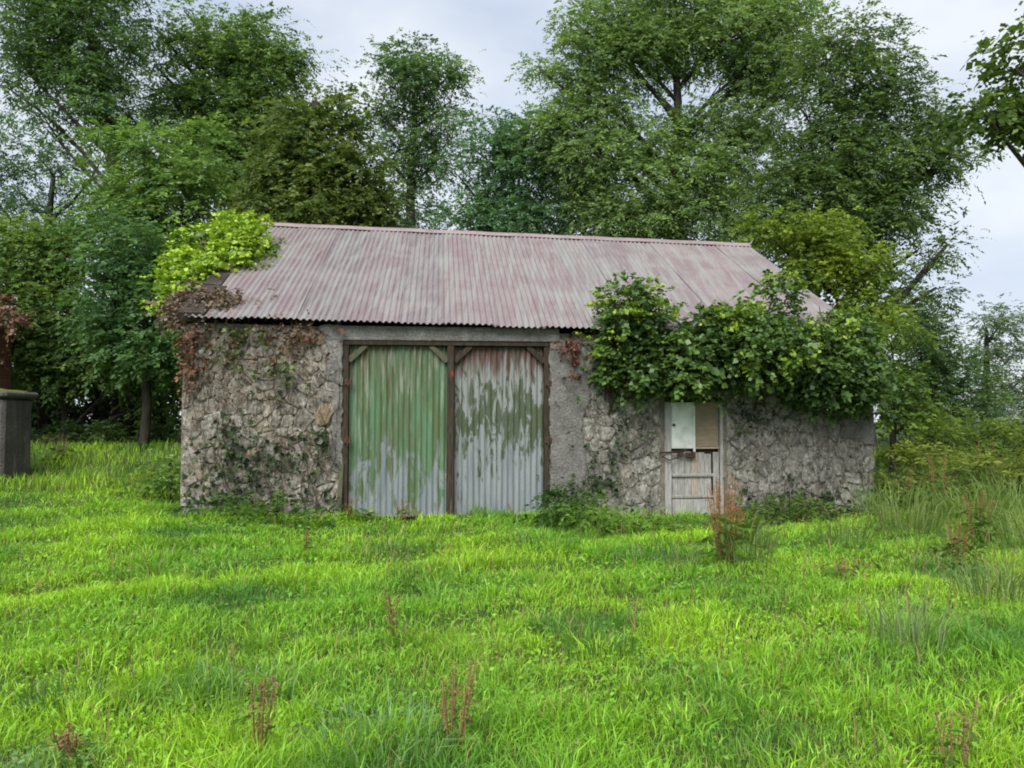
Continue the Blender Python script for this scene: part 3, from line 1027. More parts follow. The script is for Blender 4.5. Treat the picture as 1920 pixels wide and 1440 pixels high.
for k in range(34):
    u = random.uniform(6.4, 11.0)
    if 7.0 < u < 8.9: continue
    p0 = bw(u + random.uniform(-.2, .2), -.04, random.uniform(1.6, 2.1)); p1 = bw(u, -.08, random.uniform(2.2, 2.7)); p2 = bw(u + random.uniform(-.3, .3), random.uniform(-.4, .3), random.uniform(3.0, 3.4))
    st.tube(list(bez(p0, p1, p2, 6)), list(np.linspace(.022, .008, 6)), 5)
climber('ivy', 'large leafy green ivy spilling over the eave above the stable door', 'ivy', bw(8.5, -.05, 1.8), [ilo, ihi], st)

# yellow-green ivy on the left end of the roof
IL = [(440, 428, 42, 26, 1, .9), (400, 452, 44, 36, 1, .6), (385, 500, 52, 40, 1, .0), (345, 528, 32, 28, 1, -.3), (400, 525, 46, 22, 1, -.3), (455, 470, 30, 36, 1, .5), (355, 480, 24, 40, 1, .3), (330, 560, 14, 20, 1, -.6), (475, 440, 14, 34, .8, .9), (440, 492, 32, 28, 1, .1), (418, 520, 34, 20, 1, -.3), (466, 458, 22, 32, 1, .4), (372, 540, 36, 16, 1, -.7), (428, 500, 28, 26, 1.4, -.35), (408, 526, 26, 18, 1.4, -.7), (448, 474, 22, 26, 1.2, -.1)]
B, D, C = lobe_points(IL, 14.2, 24, .12, 7, .5, .8)
il = sprays(B, unit(D + np.array([0, -.3, .25])), C, 7, .2, .088, .07, (.12, .23, .022), (.33, .47, .035), .4, .25, .5)
IL2 = [(465, 480, 24, 34, 1, .4), (420, 530, 40, 16, 1, -.1), (400, 480, 60, 40, .6, .3)]
B, D, C = lobe_points(IL2, 14.3, 24, .10, 6, .6, .8)
il2 = sprays(B, unit(D + np.array([0, -.3, .2])), C, 6, .2, .11, .085, (.05, .10, .02), (.10, .17, .03), .4, .25, .5)
st = MB()
for k in range(14):
    p0 = at(random.uniform(345, 400), 600, 13.2); p2 = at(random.uniform(350, 470), random.uniform(430, 520), 14.3)
    st.tube(list(bez(p0, (p0 + p2) / 2 + RNG.normal(size=3) * .15, p2, 6)), list(np.linspace(.02, .008, 6)), 5)
climber('ivy', 'bright yellow-green ivy heaped over the left end of the roof', 'ivy', at(400, 560, 13.6), [il, il2], st)
# dead brown litter on the lower left roof corner and along the eave
DL = [(385, 572, 52, 20, 1, -.5), (425, 568, 30, 14, 1, -.5), (360, 585, 28, 12, 1, -.8), (470, 588, 40, 8, .7, -.7), (500, 575, 14, 8, .6, -.5), (400, 568, 40, 14, 1.2, -.75), (375, 590, 40, 8, 1.2, -1.0)]
B, D, C = lobe_points(DL + [(350, 580, 24, 14, 2, -.9), (405, 582, 40, 10, 1.4, -.85)], 12.9, 40, .08, 9, .4, .7)
dl = sprays(B, D, C, 4, .14, .075, .05, (.085, .06, .045), (.21, .16, .12), .5, .3, .4)
climber('dead_vine', 'dead brown vine litter matted on the lower left roof corner', 'vine', at(385, 590, 12.4), [dl], stems(0, 0, 1, 0, 1, .01) if False else None, mat='dead')

# ------------------------------------------------------------------ ivy mass behind the right gable
tree('shrub', 'yellow-green shrub rising behind the right end of the barn roof', 'shrub', 18.9,
     [(1440, 440, 42, 28), (1500, 430, 50, 30), (1560, 430, 45, 34), (1530, 475, 70, 34), (1600, 480, 52, 46), (1560, 530, 62, 42), (1615, 555, 48, 48), (1520, 505, 40, 26), (1640, 600, 40, 50), (1640, 520, 26, 30, .7)],
     [(1640, 900), (1620, 700), (1570, 560)], .16, 6, .28, .11, .075, (.062, .105, .02), (.155, .205, .025), 8, .2, 8, 4, dens=1.1, lum=1.5)

# ------------------------------------------------------------------ trees
ASH_D, ASH_L = (.045, .086, .030), (.085, .155, .048)
tree('tree', 'tall tree with a long leaning limb at the far left edge', 'tree', 21,
     [(60, 40, 80, 60), (150, 30, 90, 60), (205, 90, 48, 60, .8), (20, 100, 50, 40), (120, 110, 70, 40), (110, -80, 150, 80, .8), (190, 175, 44, 62, 1.5), (170, 130, 50, 40, 1), (80, 215, 70, 18, .6), (210, 230, 30, 40, 1.4), (240, 160, 26, 22, .5), (15, 165, 36, 10, .4)],
     [(225, 820), (232, 420), (205, 250), (185, 150), (160, 20)], .26, 8, .36, .135, .055, ASH_D, (.078, .135, .045), 4.6, .26, 8, dens=1.4, limb=.3)
tree('tree', 'thin airy tree with sky showing through below the leaning tree', 'tree', 25,
     [(40, 270, 60, 46, .5), (110, 310, 60, 50, .55), (30, 350, 60, 50, .6), (150, 370, 60, 50, .6), (60, 420, 70, 40, .8), (190, 300, 40, 50, .6), (-50, 330, 60, 90, .7)],
     [(60, 830), (80, 500), (100, 330)], .2, 8, .36, .135, .055, (.040, .080, .042), (.075, .13, .06), 4.2, .26, 8, dens=1.25)
tree('tree', 'broad green tree with the rounded top left of the gap in the sky', 'tree', 24,
     [(300, 60, 46, 40, .6), (290, 120, 46, 46, .5), (345, 95, 30, 40, .5), (420, 65, 60, 45), (480, 80, 56, 46), (440, 120, 64, 50, 1.3), (530, 85, 36, 44, .8), (560, 115, 28, 26, .6), (520, 160, 46, 54), (390, 190, 70, 60), (450, 230, 80, 70, 1.3), (340, 210, 60, 60), (520, 230, 50, 60, 1.2), (470, 310, 90, 70, 1.3), (390, 300, 60, 60), (345, 20, 20, 16, .4)],
     [(430, 840), (440, 450), (430, 250), (430, 110)], .34, 8, .36, .135, .058, (.044, .082, .027), (.10, .165, .04), 4.8, .26, 8)
tree('tree', 'lighter green tree standing in front, left of the yellow ivy', 'tree', 19.5,
     [(290, 290, 60, 50), (250, 350, 66, 60), (330, 350, 60, 56), (205, 250, 26, 30, .7), (215, 400, 60, 50), (300, 420, 70, 50), (375, 300, 46, 60, .8), (370, 400, 40, 50)],
     [(300, 850), (300, 520), (290, 330)], .2, 9, .36, .135, .058, (.058, .108, .032), (.12, .195, .045), 5.2, .22, 8)
tree('tree', 'dark olive conical tree just left of the thin middle tree', 'tree', 18.6,
     [(590, 195, 34, 30), (575, 235, 56, 34), (625, 255, 48, 36), (545, 285, 56, 30), (610, 305, 76, 36), (520, 325, 46, 30), (665, 320, 46, 36), (560, 355, 90, 36, 1.3), (650, 370, 72, 40, 1.2), (600, 410, 120, 36, 1.4), (700, 405, 40, 46), (500, 390, 50, 50, 1.2), (640, 205, 20, 26, .6)],
     [(600, 850), (595, 420), (590, 190)], .22, 7, .30, .13, .07, (.034, .062, .018), (.095, .125, .03), 6.5, .20, 8, droop=.6)
tree('tree', 'slender open tree standing against the sky in the middle gap', 'tree', 26,
     [(745, 125, 56, 34, .8), (800, 115, 50, 34, .8), (790, 160, 80, 36, 1), (720, 150, 40, 32, .7), (695, 200, 30, 40, .5), (730, 240, 46, 46, .8), (770, 250, 40, 50, 1.2), (845, 190, 40, 40, .6), (855, 128, 16, 10, .6), (825, 230, 50, 30, .8), (800, 300, 60, 40, .6), (690, 265, 30, 36, .45), (770, 330, 60, 40, .7), (840, 280, 44, 40, .5), (760, 400, 70, 40, .9)],
     [(765, 850), (770, 420), (772, 280), (785, 120)], .22, 8, .34, .135, .058, (.036, .074, .034), (.085, .14, .045), 4.6, .25, 8, dens=1.1)
tree('tree', 'bluish green bushy tree behind the middle of the ridge', 'tree', 25,
     [(900, 290, 46, 40, .8), (950, 270, 50, 36, .8), (900, 235, 34, 24, .35), (980, 320, 70, 56, 1.2), (1040, 370, 60, 60), (930, 350, 40, 44, .7), (960, 410, 90, 40, 1.1), (880, 420, 50, 30, .9), (860, 330, 26, 30, .5), (1010, 250, 40, 40, .8)],
     [(960, 850), (965, 460), (960, 300)], .22, 8, .34, .135, .058, (.036, .082, .042), (.078, .15, .058), 4.8, .25, 8)
tree('tree', 'huge light green spreading tree with fanning branches right of centre', 'tree', 24,
     [(1120, 80, 66, 66), (1180, 40, 80, 60), (1280, 30, 80, 60), (1380, 45, 90, 70), (1470, 70, 66, 60), (1090, 150, 60, 56), (1060, 235, 60, 46), (1020, 250, 36, 30, .8), (1180, 110, 90, 46), (1300, 95, 70, 34), (1400, 130, 80, 60), (1140, 200, 66, 46, .8), (1420, 210, 60, 50), (1130, 290, 86, 56), (1230, 260, 66, 36, 1), (1330, 245, 70, 40, 1), (1210, 350, 96, 56), (1320, 330, 86, 50), (1400, 300, 56, 56), (1170, 410, 100, 44, 1.2), (1310, 410, 90, 44, 1.2), (1070, 42, 16, 10, .6), (1012, 128, 14, 10, .6), (1260, -50, 150, 50, .5), (1450, -20, 80, 60, .8), (1500, 140, 40, 50, .6), (1080, 330, 50, 50)],
     [(1270, 860), (1268, 420), (1270, 260), (1268, 170), (1275, 60)], .24, 8, .38, .135, .058, (.066, .112, .040), (.13, .195, .062), 4.5, .26, 8, 7, lum=1.66)
tree('tree', 'darker spreading tree leaning right beside the huge light green one', 'tree', 22,
     [(1560, 85, 56, 50, .8), (1625, 75, 56, 44, .7), (1680, 110, 36, 50, .7), (1600, 150, 80, 40, .8), (1690, 180, 46, 46, .8), (1500, 200, 50, 50, .6), (1650, 230, 76, 46, .9), (1750, 235, 50, 46), (1790, 290, 26, 36, .6), (1550, 280, 80, 50, 1.2), (1640, 310, 90, 50, 1.2), (1730, 310, 60, 44), (1500, 350, 80, 56, 1.4), (1610, 390, 90, 50, 1.3), (1690, 400, 60, 50, .9), (1560, 440, 90, 40, 1.3), (1660, 470, 50, 50, .8), (1720, 470, 40, 46, .45), (1755, 540, 22, 16, .5), (1690, 540, 30, 30, .5), (1440, 400, 60, 50, 1.4), (1775, 460, 18, 12, .3), (1820, 250, 16, 30, .4)],
     [(1500, 860), (1520, 460), (1580, 300), (1660, 170)], .36, 8, .36, .135, .058, (.035, .068, .024), (.085, .13, .036), 4.8, .25, 8, 6)
tree('tree', 'near tree reaching a leafy branch in at the top right', 'tree', 10.5,
     [(1885, 185, 40, 40), (1905, 130, 26, 40, .8), (1845, 215, 30, 20, .9), (1918, 60, 8, 14, .6), (1905, 228, 28, 18, .7), (1945, 180, 50, 60), (2060, 120, 130, 120), (2130, -60, 160, 130), (2210, 160, 130, 130)],
     [(2180, 1010), (2175, 500), (2160, 200), (2150, -40)], .22, 5, .22, .10, .075, (.040, .075, .018), (.11, .16, .03), 13, .12, 7, 5, dens=.85, lum=1.35, limb=.3)
tree('tree', 'pale far tree with an open top at the far right', 'tree', 33,
     [(1840, 590, 40, 26, .35), (1870, 630, 40, 36, .45), (1830, 650, 36, 40, .6), (1880, 690, 46, 40, .7), (1900, 590, 20, 20, .25), (1890, 760, 60, 60, .9), (1930, 700, 40, 60, .6)],
     [(1850, 860), (1848, 720), (1850, 620)], .22, 8, .38, .15, .06, (.055, .085, .048), (.105, .145, .075), 3.6, .3, 8)
tree('tree', 'dark rounded tree between the ivy and the pale far tree', 'tree', 27,
     [(1700, 610, 50, 34, .8), (1750, 620, 44, 40, .8), (1720, 670, 60, 50), (1780, 690, 54, 56, 1.2), (1800, 760, 56, 46, 1.3), (1730, 750, 60, 60, 1.2)],
     [(1750, 870), (1750, 720), (1745, 640)], .22, 8, .36, .13, .055, (.030, .062, .026), (.075, .125, .038), 5, .25, 8)

# ------------------------------------------------------------------ shrubs
SH = 'undergrowth shrubs left of the barn'
tree('shrub', 'mid green shrub wall under the leaning tree at the left edge', 'shrub', 19.5,
     [(40, 460, 70, 46), (130, 470, 70, 46), (30, 540, 70, 56), (120, 550, 70, 56), (-60, 500, 60, 90)], [(80, 840), (80, 640), (80, 480)], .12, 7, .3, .12, .07, (.045, .09, .025), (.11, .165, .035), 6, .22, 8)
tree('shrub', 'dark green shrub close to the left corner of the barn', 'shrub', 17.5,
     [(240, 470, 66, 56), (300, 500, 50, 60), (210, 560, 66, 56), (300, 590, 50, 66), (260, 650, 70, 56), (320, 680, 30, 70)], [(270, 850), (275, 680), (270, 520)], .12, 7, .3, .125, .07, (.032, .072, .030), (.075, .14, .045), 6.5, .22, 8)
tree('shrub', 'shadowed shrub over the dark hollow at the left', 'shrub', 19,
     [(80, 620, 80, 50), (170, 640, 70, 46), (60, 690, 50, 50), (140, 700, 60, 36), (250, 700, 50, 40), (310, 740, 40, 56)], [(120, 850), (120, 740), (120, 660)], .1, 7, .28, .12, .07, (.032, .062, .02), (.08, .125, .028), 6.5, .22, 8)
tree('hedge', 'backdrop hedge with leaves coloured dark as the shade in the hollow at the left', 'hedge', 23,
     [(-40, 740, 100, 70), (80, 760, 80, 60), (190, 760, 80, 60), (300, 760, 70, 60), (180, 690, 120, 60), (390, 740, 60, 70), (-120, 660, 120, 120), (60, 660, 120, 60), (330, 640, 90, 80)], [(180, 830), (180, 780), (180, 720)], .12, 7, .3, .14, .08, (.018, .035, .014), (.035, .06, .02), 3.2, .25, 8, dens=1.0, lum=1.0, lsc=1.3)  # dark mass added behind the hollow, its shade put into the leaf colour
tree('shrub', 'leafy light green shrub hugging the right corner of the barn', 'shrub', 15.2,
     [(1670, 640, 34, 50), (1690, 710, 44, 46), (1668, 770, 32, 46), (1720, 770, 40, 34), (1660, 700, 30, 60)], [(1675, 900), (1675, 780), (1675, 680)], .08, 6, .24, .10, .07, (.05, .10, .022), (.13, .20, .035), 9, .16, 8, dens=1.0, lum=1.25)

# ------------------------------------------------------------------ gate pier and outbuilding at the left edge
pp = at(-14, 890, 13.7)
pier = tag(empty('gate_pier', (pp[0] - .33, 14.0, .20), R(-6)), 'weathered cement gate pier with a mossy cap at the left edge', 'gate pier')
MB().box((-.62, -.36, 0), (.62, .36, 1.70), .05, .006).build('shaft', M['pier'], pier)
MB().box((-.69, -.43, 1.703), (.69, .43, 1.82), .035, .006).build('cap', M['pier'], pier)
n_ = 26
xg, yg = np.meshgrid(np.linspace(-.66, .58, n_), np.linspace(-.40, .40, 14))
zg = 1.815 + .055 * np.clip(1 - (np.abs(xg + .04) / .62) ** 4, 0, 1) * np.clip(1 - (np.abs(yg) / .40) ** 4, 0, 1) * (1 + .5 * wav(xg, yg, 9))
V = np.stack([xg, yg, zg], -1).reshape(-1, 3)
q = (np.arange(13)[:, None] * n_ + np.arange(n_ - 1)).ravel()
link('moss', np_mesh('moss', V, np.stack([q, q + 1, q + n_ + 1, q + n_], 1), 4, smooth=True), M['moss'], pier)
ob = at(-6, 800, 17.6)
outb = tag(empty('brick_wall', (ob[0], 17.6, float(ground(ob[0], 17.6)) - .1)), 'end of a red brick wall with a coping behind the gate pier', 'wall', kind='thing')
MB().box((-4, 0, 0), (0, .45, 3.25)).build('wall', M['brick'], outb)
rb = MB().add([(-4.2, -.25, 3.2), (.22, -.25, 3.2), (.22, .22, 3.45), (-4.2, .22, 3.45), (-4.2, .7, 3.2), (.22, .7, 3.2), (-4.2, -.25, 3.12), (.22, -.25, 3.12), (.22, .7, 3.12), (-4.2, .7, 3.12)],
              [(0, 1, 2, 3), (3, 2, 5, 4), (0, 6, 7, 1), (4, 5, 8, 9), (6, 9, 8, 7), (1, 7, 8, 5, 2), (0, 3, 4, 9, 6)])
rb.build('coping', M['mortar'], outb)
B, D, C = lobe_points([(-20, 580, 50, 18, 1, -.3), (14, 588, 18, 16, 1, -.3), (-40, 650, 30, 50, .4, -.2)], 17.4, 20, .10, 6, .5, .8)
dl = sprays(B, D, C, 5, .2, .09, .06, (.10, .045, .028), (.22, .15, .095), .6, .3, .3)
climber('dry_creeper', 'dry reddish creeper on top of the brick wall at the left edge', 'creeper', at(5, 600, 17.3), [dl], None, mat='dead')

# ------------------------------------------------------------------ grass
def in_barn(x, y):
    dx, dy = x + 5.0, y - 11.66
    u, v = dx * CA + dy * SA, -dx * SA + dy * CA
    return (u > -.02) & (u < W + .02) & (v > -.03)


def blades(x, y, h, wd, lean, leanv, col, nseg=2):
    n = len(x)
    z = ground(x, y)
    p0 = np.stack([x, y, z - .01], 1)
    th = RNG.random(n) * 2 * math.pi
    wv = np.stack([np.cos(th), np.sin(th), np.zeros(n)], 1) * (wd / 2)[:, None]
    ld = np.stack([np.cos(leanv), np.sin(leanv), np.zeros(n)], 1)
    top = p0 + ld * (lean * h)[:, None] + np.array([0, 0, 1]) * (h * np.sqrt(np.clip(1 - lean ** 2 * .6, .15, 1)))[:, None]
    mid = p0 + ld * (lean * h * .28)[:, None] + np.array([0, 0, 1]) * (h * .58)[:, None]
    V = np.stack([p0, mid + wv, top, mid - wv], 1).reshape(-1, 3)
    b = np.arange(n)[:, None] * 4
    F = np.concatenate([b + np.array([0, 1, 3]), b + np.array([1, 2, 3])])
    return V, F, np.repeat(col, 4, axis=0)


def grass_cols(x, y):
    n = len(x)
    c = np.empty((n, 3))
    G1, G2, G3, G4 = np.array([.19, .40, .034]), np.array([.31, .52, .030]), np.array([.10, .245, .036]), np.array([.17, .30, .09])
    a = np.clip(.5 + .9 * wav(x, y, 1.1, 2) + .25 * RNG.normal(size=n), 0, 1)[:, None]
    c = G1 * (1 - a) + G2 * a
    b = np.clip(1.7 * wav(x, y, 1.9, 5) - .15 + .25 * RNG.normal(size=n), 0, 1)[:, None]
    c = c * (1 - b) + G3 * b
    d = np.clip(2.2 * wav(x, y, 1.35, 9) - .9 + .3 * RNG.normal(size=n), 0, 1)[:, None] * sstep(8, 3.5, y)[:, None]
    c = c * (1 - d) + G4 * d
    s = (RNG.random(n) < .035 + .05 * np.clip(wav(x, y, .9, 3), 0, 1))[:, None]
    c = np.where(s, np.array([.30, .26, .10]), c)
    rr = sstep(3.0, 6.5, x - .12 * (y - 6))[:, None] * .55                         # rougher, duller pasture to the right
    c = c * (1 - rr) + np.array([.175, .245, .055]) * rr
    return c * (1 + .16 * RNG.normal(size=(n, 1))).clip(.55, 1.5)


def scatter(n, d0, d1, p, wide=.80, extra=1.2):
    q = RNG.random(n)
    e = 2 - p
    d = (d0 ** e + q * (d1 ** e - d0 ** e)) ** (1 / e)
    x = (RNG.random(n) * 2 - 1) * (wide * d + extra)
    k = ~in_barn(x, d)
    return x[k], d[k]


parts = []
x, y = scatter(270000, 2.5, 13.2, 1.35)
n = len(x)
tall = np.clip(.55 + .6 * wav(x, y, 2.6, 6) + .5 * wav(x, y, 5.5, 3) + .35 * wav(x, y, .8, 1), .1, 1.8)
h = (.04 + .085 * tall) * (.5 + .9 * RNG.random(n))
near_wall = np.clip(1 - np.abs(-(x + 5) * SA + (y - 11.66) * CA + .15) / .5, 0, 1) * (x > -5.2) * (x < 6.2)
h *= 1 + .8 * near_wall + .8 * sstep(4, 7, x - .1 * (y - 6))
lean = np.clip(.6 + .3 * RNG.normal(size=n), .05, .98)
lv = 3.0 * wav(x, y, 2.3, 4) + RNG.normal(size=n) * 1.9
wd = (.0036 + .00075 * y) * (.7 + .6 * RNG.random(n))
parts.append(blades(x, y, h, wd, lean, lv, grass_cols(x, y)))
# tussocks: blades arching out of a common root, in patches
cx, cy = scatter(2000, 2.5, 12.5, 1.0)
k = (wav(cx, cy, 1.7, 6) + .5 * RNG.normal(size=len(cx))) > -.1
cx, cy = cx[k], cy[k]
nb_ = RNG.integers(25, 70, len(cx))
ii = np.repeat(np.arange(len(cx)), nb_)
n = len(ii)
th = RNG.random(n) * 6.283
big = .7 + .9 * RNG.random(len(cx)) ** 2
rr = .085 * np.sqrt(RNG.random(n)) * big[ii]
x, y = cx[ii] + rr * np.cos(th), cy[ii] + rr * np.sin(th)
h = (.065 + .11 * RNG.random(n)) * big[ii]
tc_ = grass_cols(x, y) * (1 + .12 * RNG.normal(size=(len(cx), 1)))[ii].clip(.6, 1.35) * (1 + .12 * RNG.normal(size=(n, 1))).clip(.6, 1.4)
k = ~in_barn(x, y)
parts.append(blades(x[k], y[k], h[k], (.0042 + .0007 * y[k]) * (.7 + .6 * RNG.random(k.sum())), np.clip(.62 + .25 * RNG.normal(size=k.sum()), .1, .98), (th + .5 * RNG.normal(size=n))[k], tc_[k]))
# thin brown seed stalks standing in the sward
x, y = scatter(2600, 2.6, 12, .8)
k = (wav(x, y, .9, 3) + .5 * RNG.normal(size=len(x)) + .12 * x) > .1
x, y = x[k], y[k]; n = len(x)
parts.append(blades(x, y, (.14 + .24 * RNG.random(n)), .0032 + .0007 * y, np.clip(np.abs(.3 * RNG.normal(size=n)), 0, .8), RNG.random(n) * 6.28, np.array([.24, .17, .08]) * (.6 + .8 * RNG.random((n, 1)))))
# sides and back of the yard
x, y = scatter(52000, 12.8, 22, .6, .9, 1)
k = (x < -4.2) | (x > 5.5)
x, y = x[k], y[k]; n = len(x)
h = (.12 + .16 * RNG.random(n)) * (1 + .5 * wav(x, y, 1.0, 3)) * np.where(x > 5, 1.7, 1.0)
parts.append(blades(x, y, h, .016 * (.7 + .6 * RNG.random(n)), np.clip(.4 + .25 * RNG.normal(size=n), .05, .95), RNG.random(n) * 6.28, grass_cols(x, y) * np.array([.85, .82, 1.0])))
V, F, T = join(parts)
tag(link('grass', np_mesh('grass', V, F, 3, T), M['grass']), 'bright green rough meadow grass in front of the barn', 'grass', kind='stuff')

# clover and other small leaves low in the sward
x, y = scatter(48000, 2.5, 12.5, 1.4)
k = (wav(x, y, 1.6, 8) + .35 * RNG.normal(size=len(x))) > -.15
x, y = x[k], y[k]; n = len(x)
B = np.stack([x, y, ground(x, y) + .02 + .07 * RNG.random(n)], 1)
cc = grass_cols(x, y) * np.array([.72, .82, .95])
th = RNG.random(n) * 6.283
ld = np.stack([np.cos(th), np.sin(th), RNG.normal(size=n) * .35], 1)
wv = unit(np.cross(ld, np.array([0, 0, 1.0]) + RNG.normal(size=(n, 3)) * .35))
s_ = ((.018 + .0018 * y) * (.6 + .8 * RNG.random(n)))[:, None]
V = np.stack([B, B + ld * s_ * .6 + wv * s_ * .42, B + ld * s_ * 1.15, B + ld * s_ * .6 - wv * s_ * .42], 1).reshape(-1, 3)
tag(link('clover', np_mesh('clover', V, np.arange(len(V)).reshape(-1, 4), 4, np.repeat(cc, 4, axis=0)), M['grass']), 'low clover leaves growing among the meadow grass', 'clover', kind='stuff')


# ------------------------------------------------------------------ single plants
def stalk_plant(name, label, cat, x, y, hh, nst, spread, seed_cols, stem_col, leaf_cols=None, nl=40, leaf=.14, wid=.045, grp=None, seeds=1.0):
    """Upright weed: Empty > stems, seed_heads, leaves."""
    z = float(ground(x, y))
    r_ = tag(empty(name, (x, y, z)), label, cat, grp)
    B, D, C, SB = [], [], [], []
    ms = MB(); tints = []
    for _ in range(nst):
        a_ = random.uniform(0, 6.283); rr = spread * math.sqrt(random.random())
        h_ = hh * random.uniform(.6, 1.0)
        b0 = np.array([rr * .35 * math.cos(a_), rr * .35 * math.sin(a_), -.03])
        tp = np.array([rr * math.cos(a_) + random.gauss(0, .03), rr * math.sin(a_) + random.gauss(0, .03), h_])
        pts = bez(b0, (b0 + tp) / 2 + np.array([0, 0, .06 * h_]), tp, 6)
        ms.tube(list(pts), list(np.linspace(.006, .003, 6)), 4, False)
        for q in np.linspace(.45, 1, int(22 * seeds)):
            SB.append(b0 * (1 - q) + tp * q + RNG.normal(size=3) * .012)
    me = ms.mesh('stems')
    a = me.attributes.new('tint', 'FLOAT_COLOR', 'POINT')
    cc_ = np.ones((len(me.vertices), 4), np.float32); cc_[:, :3] = stem_col
    a.data.foreach_set('color', cc_.ravel())
    link('stems', me, M['dead'], r_)
    if SB:
        SB = np.array(SB)
        v = sprays(SB, unit(RNG.normal(size=SB.shape) + np.array([0, 0, .5])), RNG.normal(size=len(SB)), 6, .035, .013, .008, *seed_cols, .3, .3, .3)
        tag(link('seed_heads', np_mesh('seed_heads', *v[:2], 4, v[2]), M['dead'], r_), kind='stuff')
    if leaf_cols:
        lb = np.stack([RNG.normal(size=nl) * spread * .5, RNG.normal(size=nl) * spread * .5, RNG.random(nl) * hh * .55], 1)
        v = sprays(lb, unit(RNG.normal(size=lb.shape) * np.array([1, 1, .4]) + np.array([0, 0, .25])), RNG.normal(size=nl), 3, .12, leaf, wid, *leaf_cols, .4, .3, .4)
        link('leaves', np_mesh('leaves', *v[:2], 4, v[2]), M['grass'], r_)
    return r_


RUST = ((.13, .08, .04), (.25, .165, .085))
STRAW = ((.22, .17, .08), (.36, .30, .17))
GRN = ((.05, .11, .02), (.12, .21, .03))
stalk_plant('dock_plant', 'tall rusty brown dock standing in front of the stable door', 'dock', 2.28, 8.35, 1.05, 26, .22, ((.20, .08, .025), (.36, .19, .07)), (.20, .11, .05), GRN, 60)
stalk_plant('dock_plant', 'leaning reddish dock right of the tall rusty one', 'dock', 2.95, 9.8, .62, 5, .22, ((.19, .06, .04), (.30, .13, .08)), (.2, .09, .05), GRN, 30)
stalk_plant('dock_plant', 'slim brown dock stalk in the bottom left foreground', 'dock', -1.17, 3.62, .50, 4, .07, RUST, (.2, .11, .05), GRN, 8, .07, .02)
stalk_plant('dock_plant', 'short red dock at the very bottom left of the field', 'dock', -2.02, 3.60, .17, 4, .06, ((.13, .07, .04), (.24, .14, .07)), (.2, .1, .05), GRN, 20, .07, .025)
stalk_plant('dock_plant', 'pair of brown dock stalks at the bottom centre of the field', 'dock', -.28, 3.72, .46, 7, .13, ((.17, .10, .04), (.27, .18, .07)), (.2, .14, .06), GRN, 8, .07, .02, seeds=.8)
stalk_plant('dock_plant', 'small brown dock in the middle of the field left of centre', 'dock', -.84, 5.6, .44, 4, .07, RUST, (.2, .1, .05), GRN, 8, .07, .02)
stalk_plant('dock_plant', 'bent reddish dock below the left cart door', 'dock', -2.36, 8.9, .34, 2, .12, RUST, (.2, .1, .05), GRN, 10, .09, .03)
stalk_plant('dock_plant', 'flattened brown dock lying in the grass right of the tall rusty one', 'dock', 3.3, 7.7, .26, 7, .34, ((.2, .10, .05), (.33, .20, .10)), (.22, .14, .07), GRN, 26)
stalk_plant('dock_plant', 'thin brown stalk in the bottom right corner', 'dock', 2.02, 3.6, .42, 4, .12, ((.17, .11, .05), (.28, .20, .10)), (.2, .13, .06), GRN, 6, .07, .02)
stalk_plant('dock_plant', 'red-leaved dock against the foot of the right barn wall end', 'dock', 6.25, 12.3, .9, 6, .22, RUST, (.2, .1, .05), GRN, 60)
stalk_plant('dock_plant', 'rusty weed growing against the foot of the left cart door', 'dock', -2.42, 11.68, .5, 6, .12, RUST, (.2, .1, .05), GRN, 14)
stalk_plant('dock_plant', 'brown weed at the foot of the left cart door near the centre post', 'dock', -1.66, 11.72, .42, 6, .10, RUST, (.2, .1, .05), GRN, 10)
stalk_plant('dock_plant', 'dry brown stalk bush in the shade left of the barn corner', 'dock', -9.2, 15.6, .62, 12, .30, ((.13, .09, .05), (.24, .17, .10)), (.16, .11, .06), GRN, 30)
stalk_plant('dock_plant', 'dry bracken tuft at the foot of the gate pier', 'dock', -9.75, 14.3, .55, 12, .20, RUST, (.2, .1, .05), GRN, 30)


def rush(label, x, y, hh, n, spread, ca, cb, grp=None, name='rush_clump'):
    z = float(ground(x, y))
    r_ = tag(empty(name, (x, y, z)), label, 'rush', grp)
    n = int(n * .55); spread *= 1.25
    ca, cb = np.array(ca) * 1.25, np.array(cb) * 1.4
    a_ = RNG.random(n) * 6.283; rr = spread * .75 * np.sqrt(RNG.random(n))
    bx, by = rr * np.cos(a_), rr * np.sin(a_)
    h = hh * (.45 + .6 * RNG.random(n))
    lean = np.clip(np.abs(RNG.normal(size=n)) * .32 * spread / .2, .02, .9)
    f = RNG.random((n, 1))
    col = (np.array(ca) * (1 - f) + np.array(cb) * f) * (1 + .15 * RNG.normal(size=(n, 1))).clip(.6, 1.4)
    V, F, T = blades(bx + x, by + y, h, .006 * np.ones(n) + .0004 * y, lean, a_ + RNG.normal(size=n) * .5, col)
    V = V - np.array([x, y, z])
    link('blades', np_mesh('blades', V, F, 3, T), M['grass'], r_)
    return r_


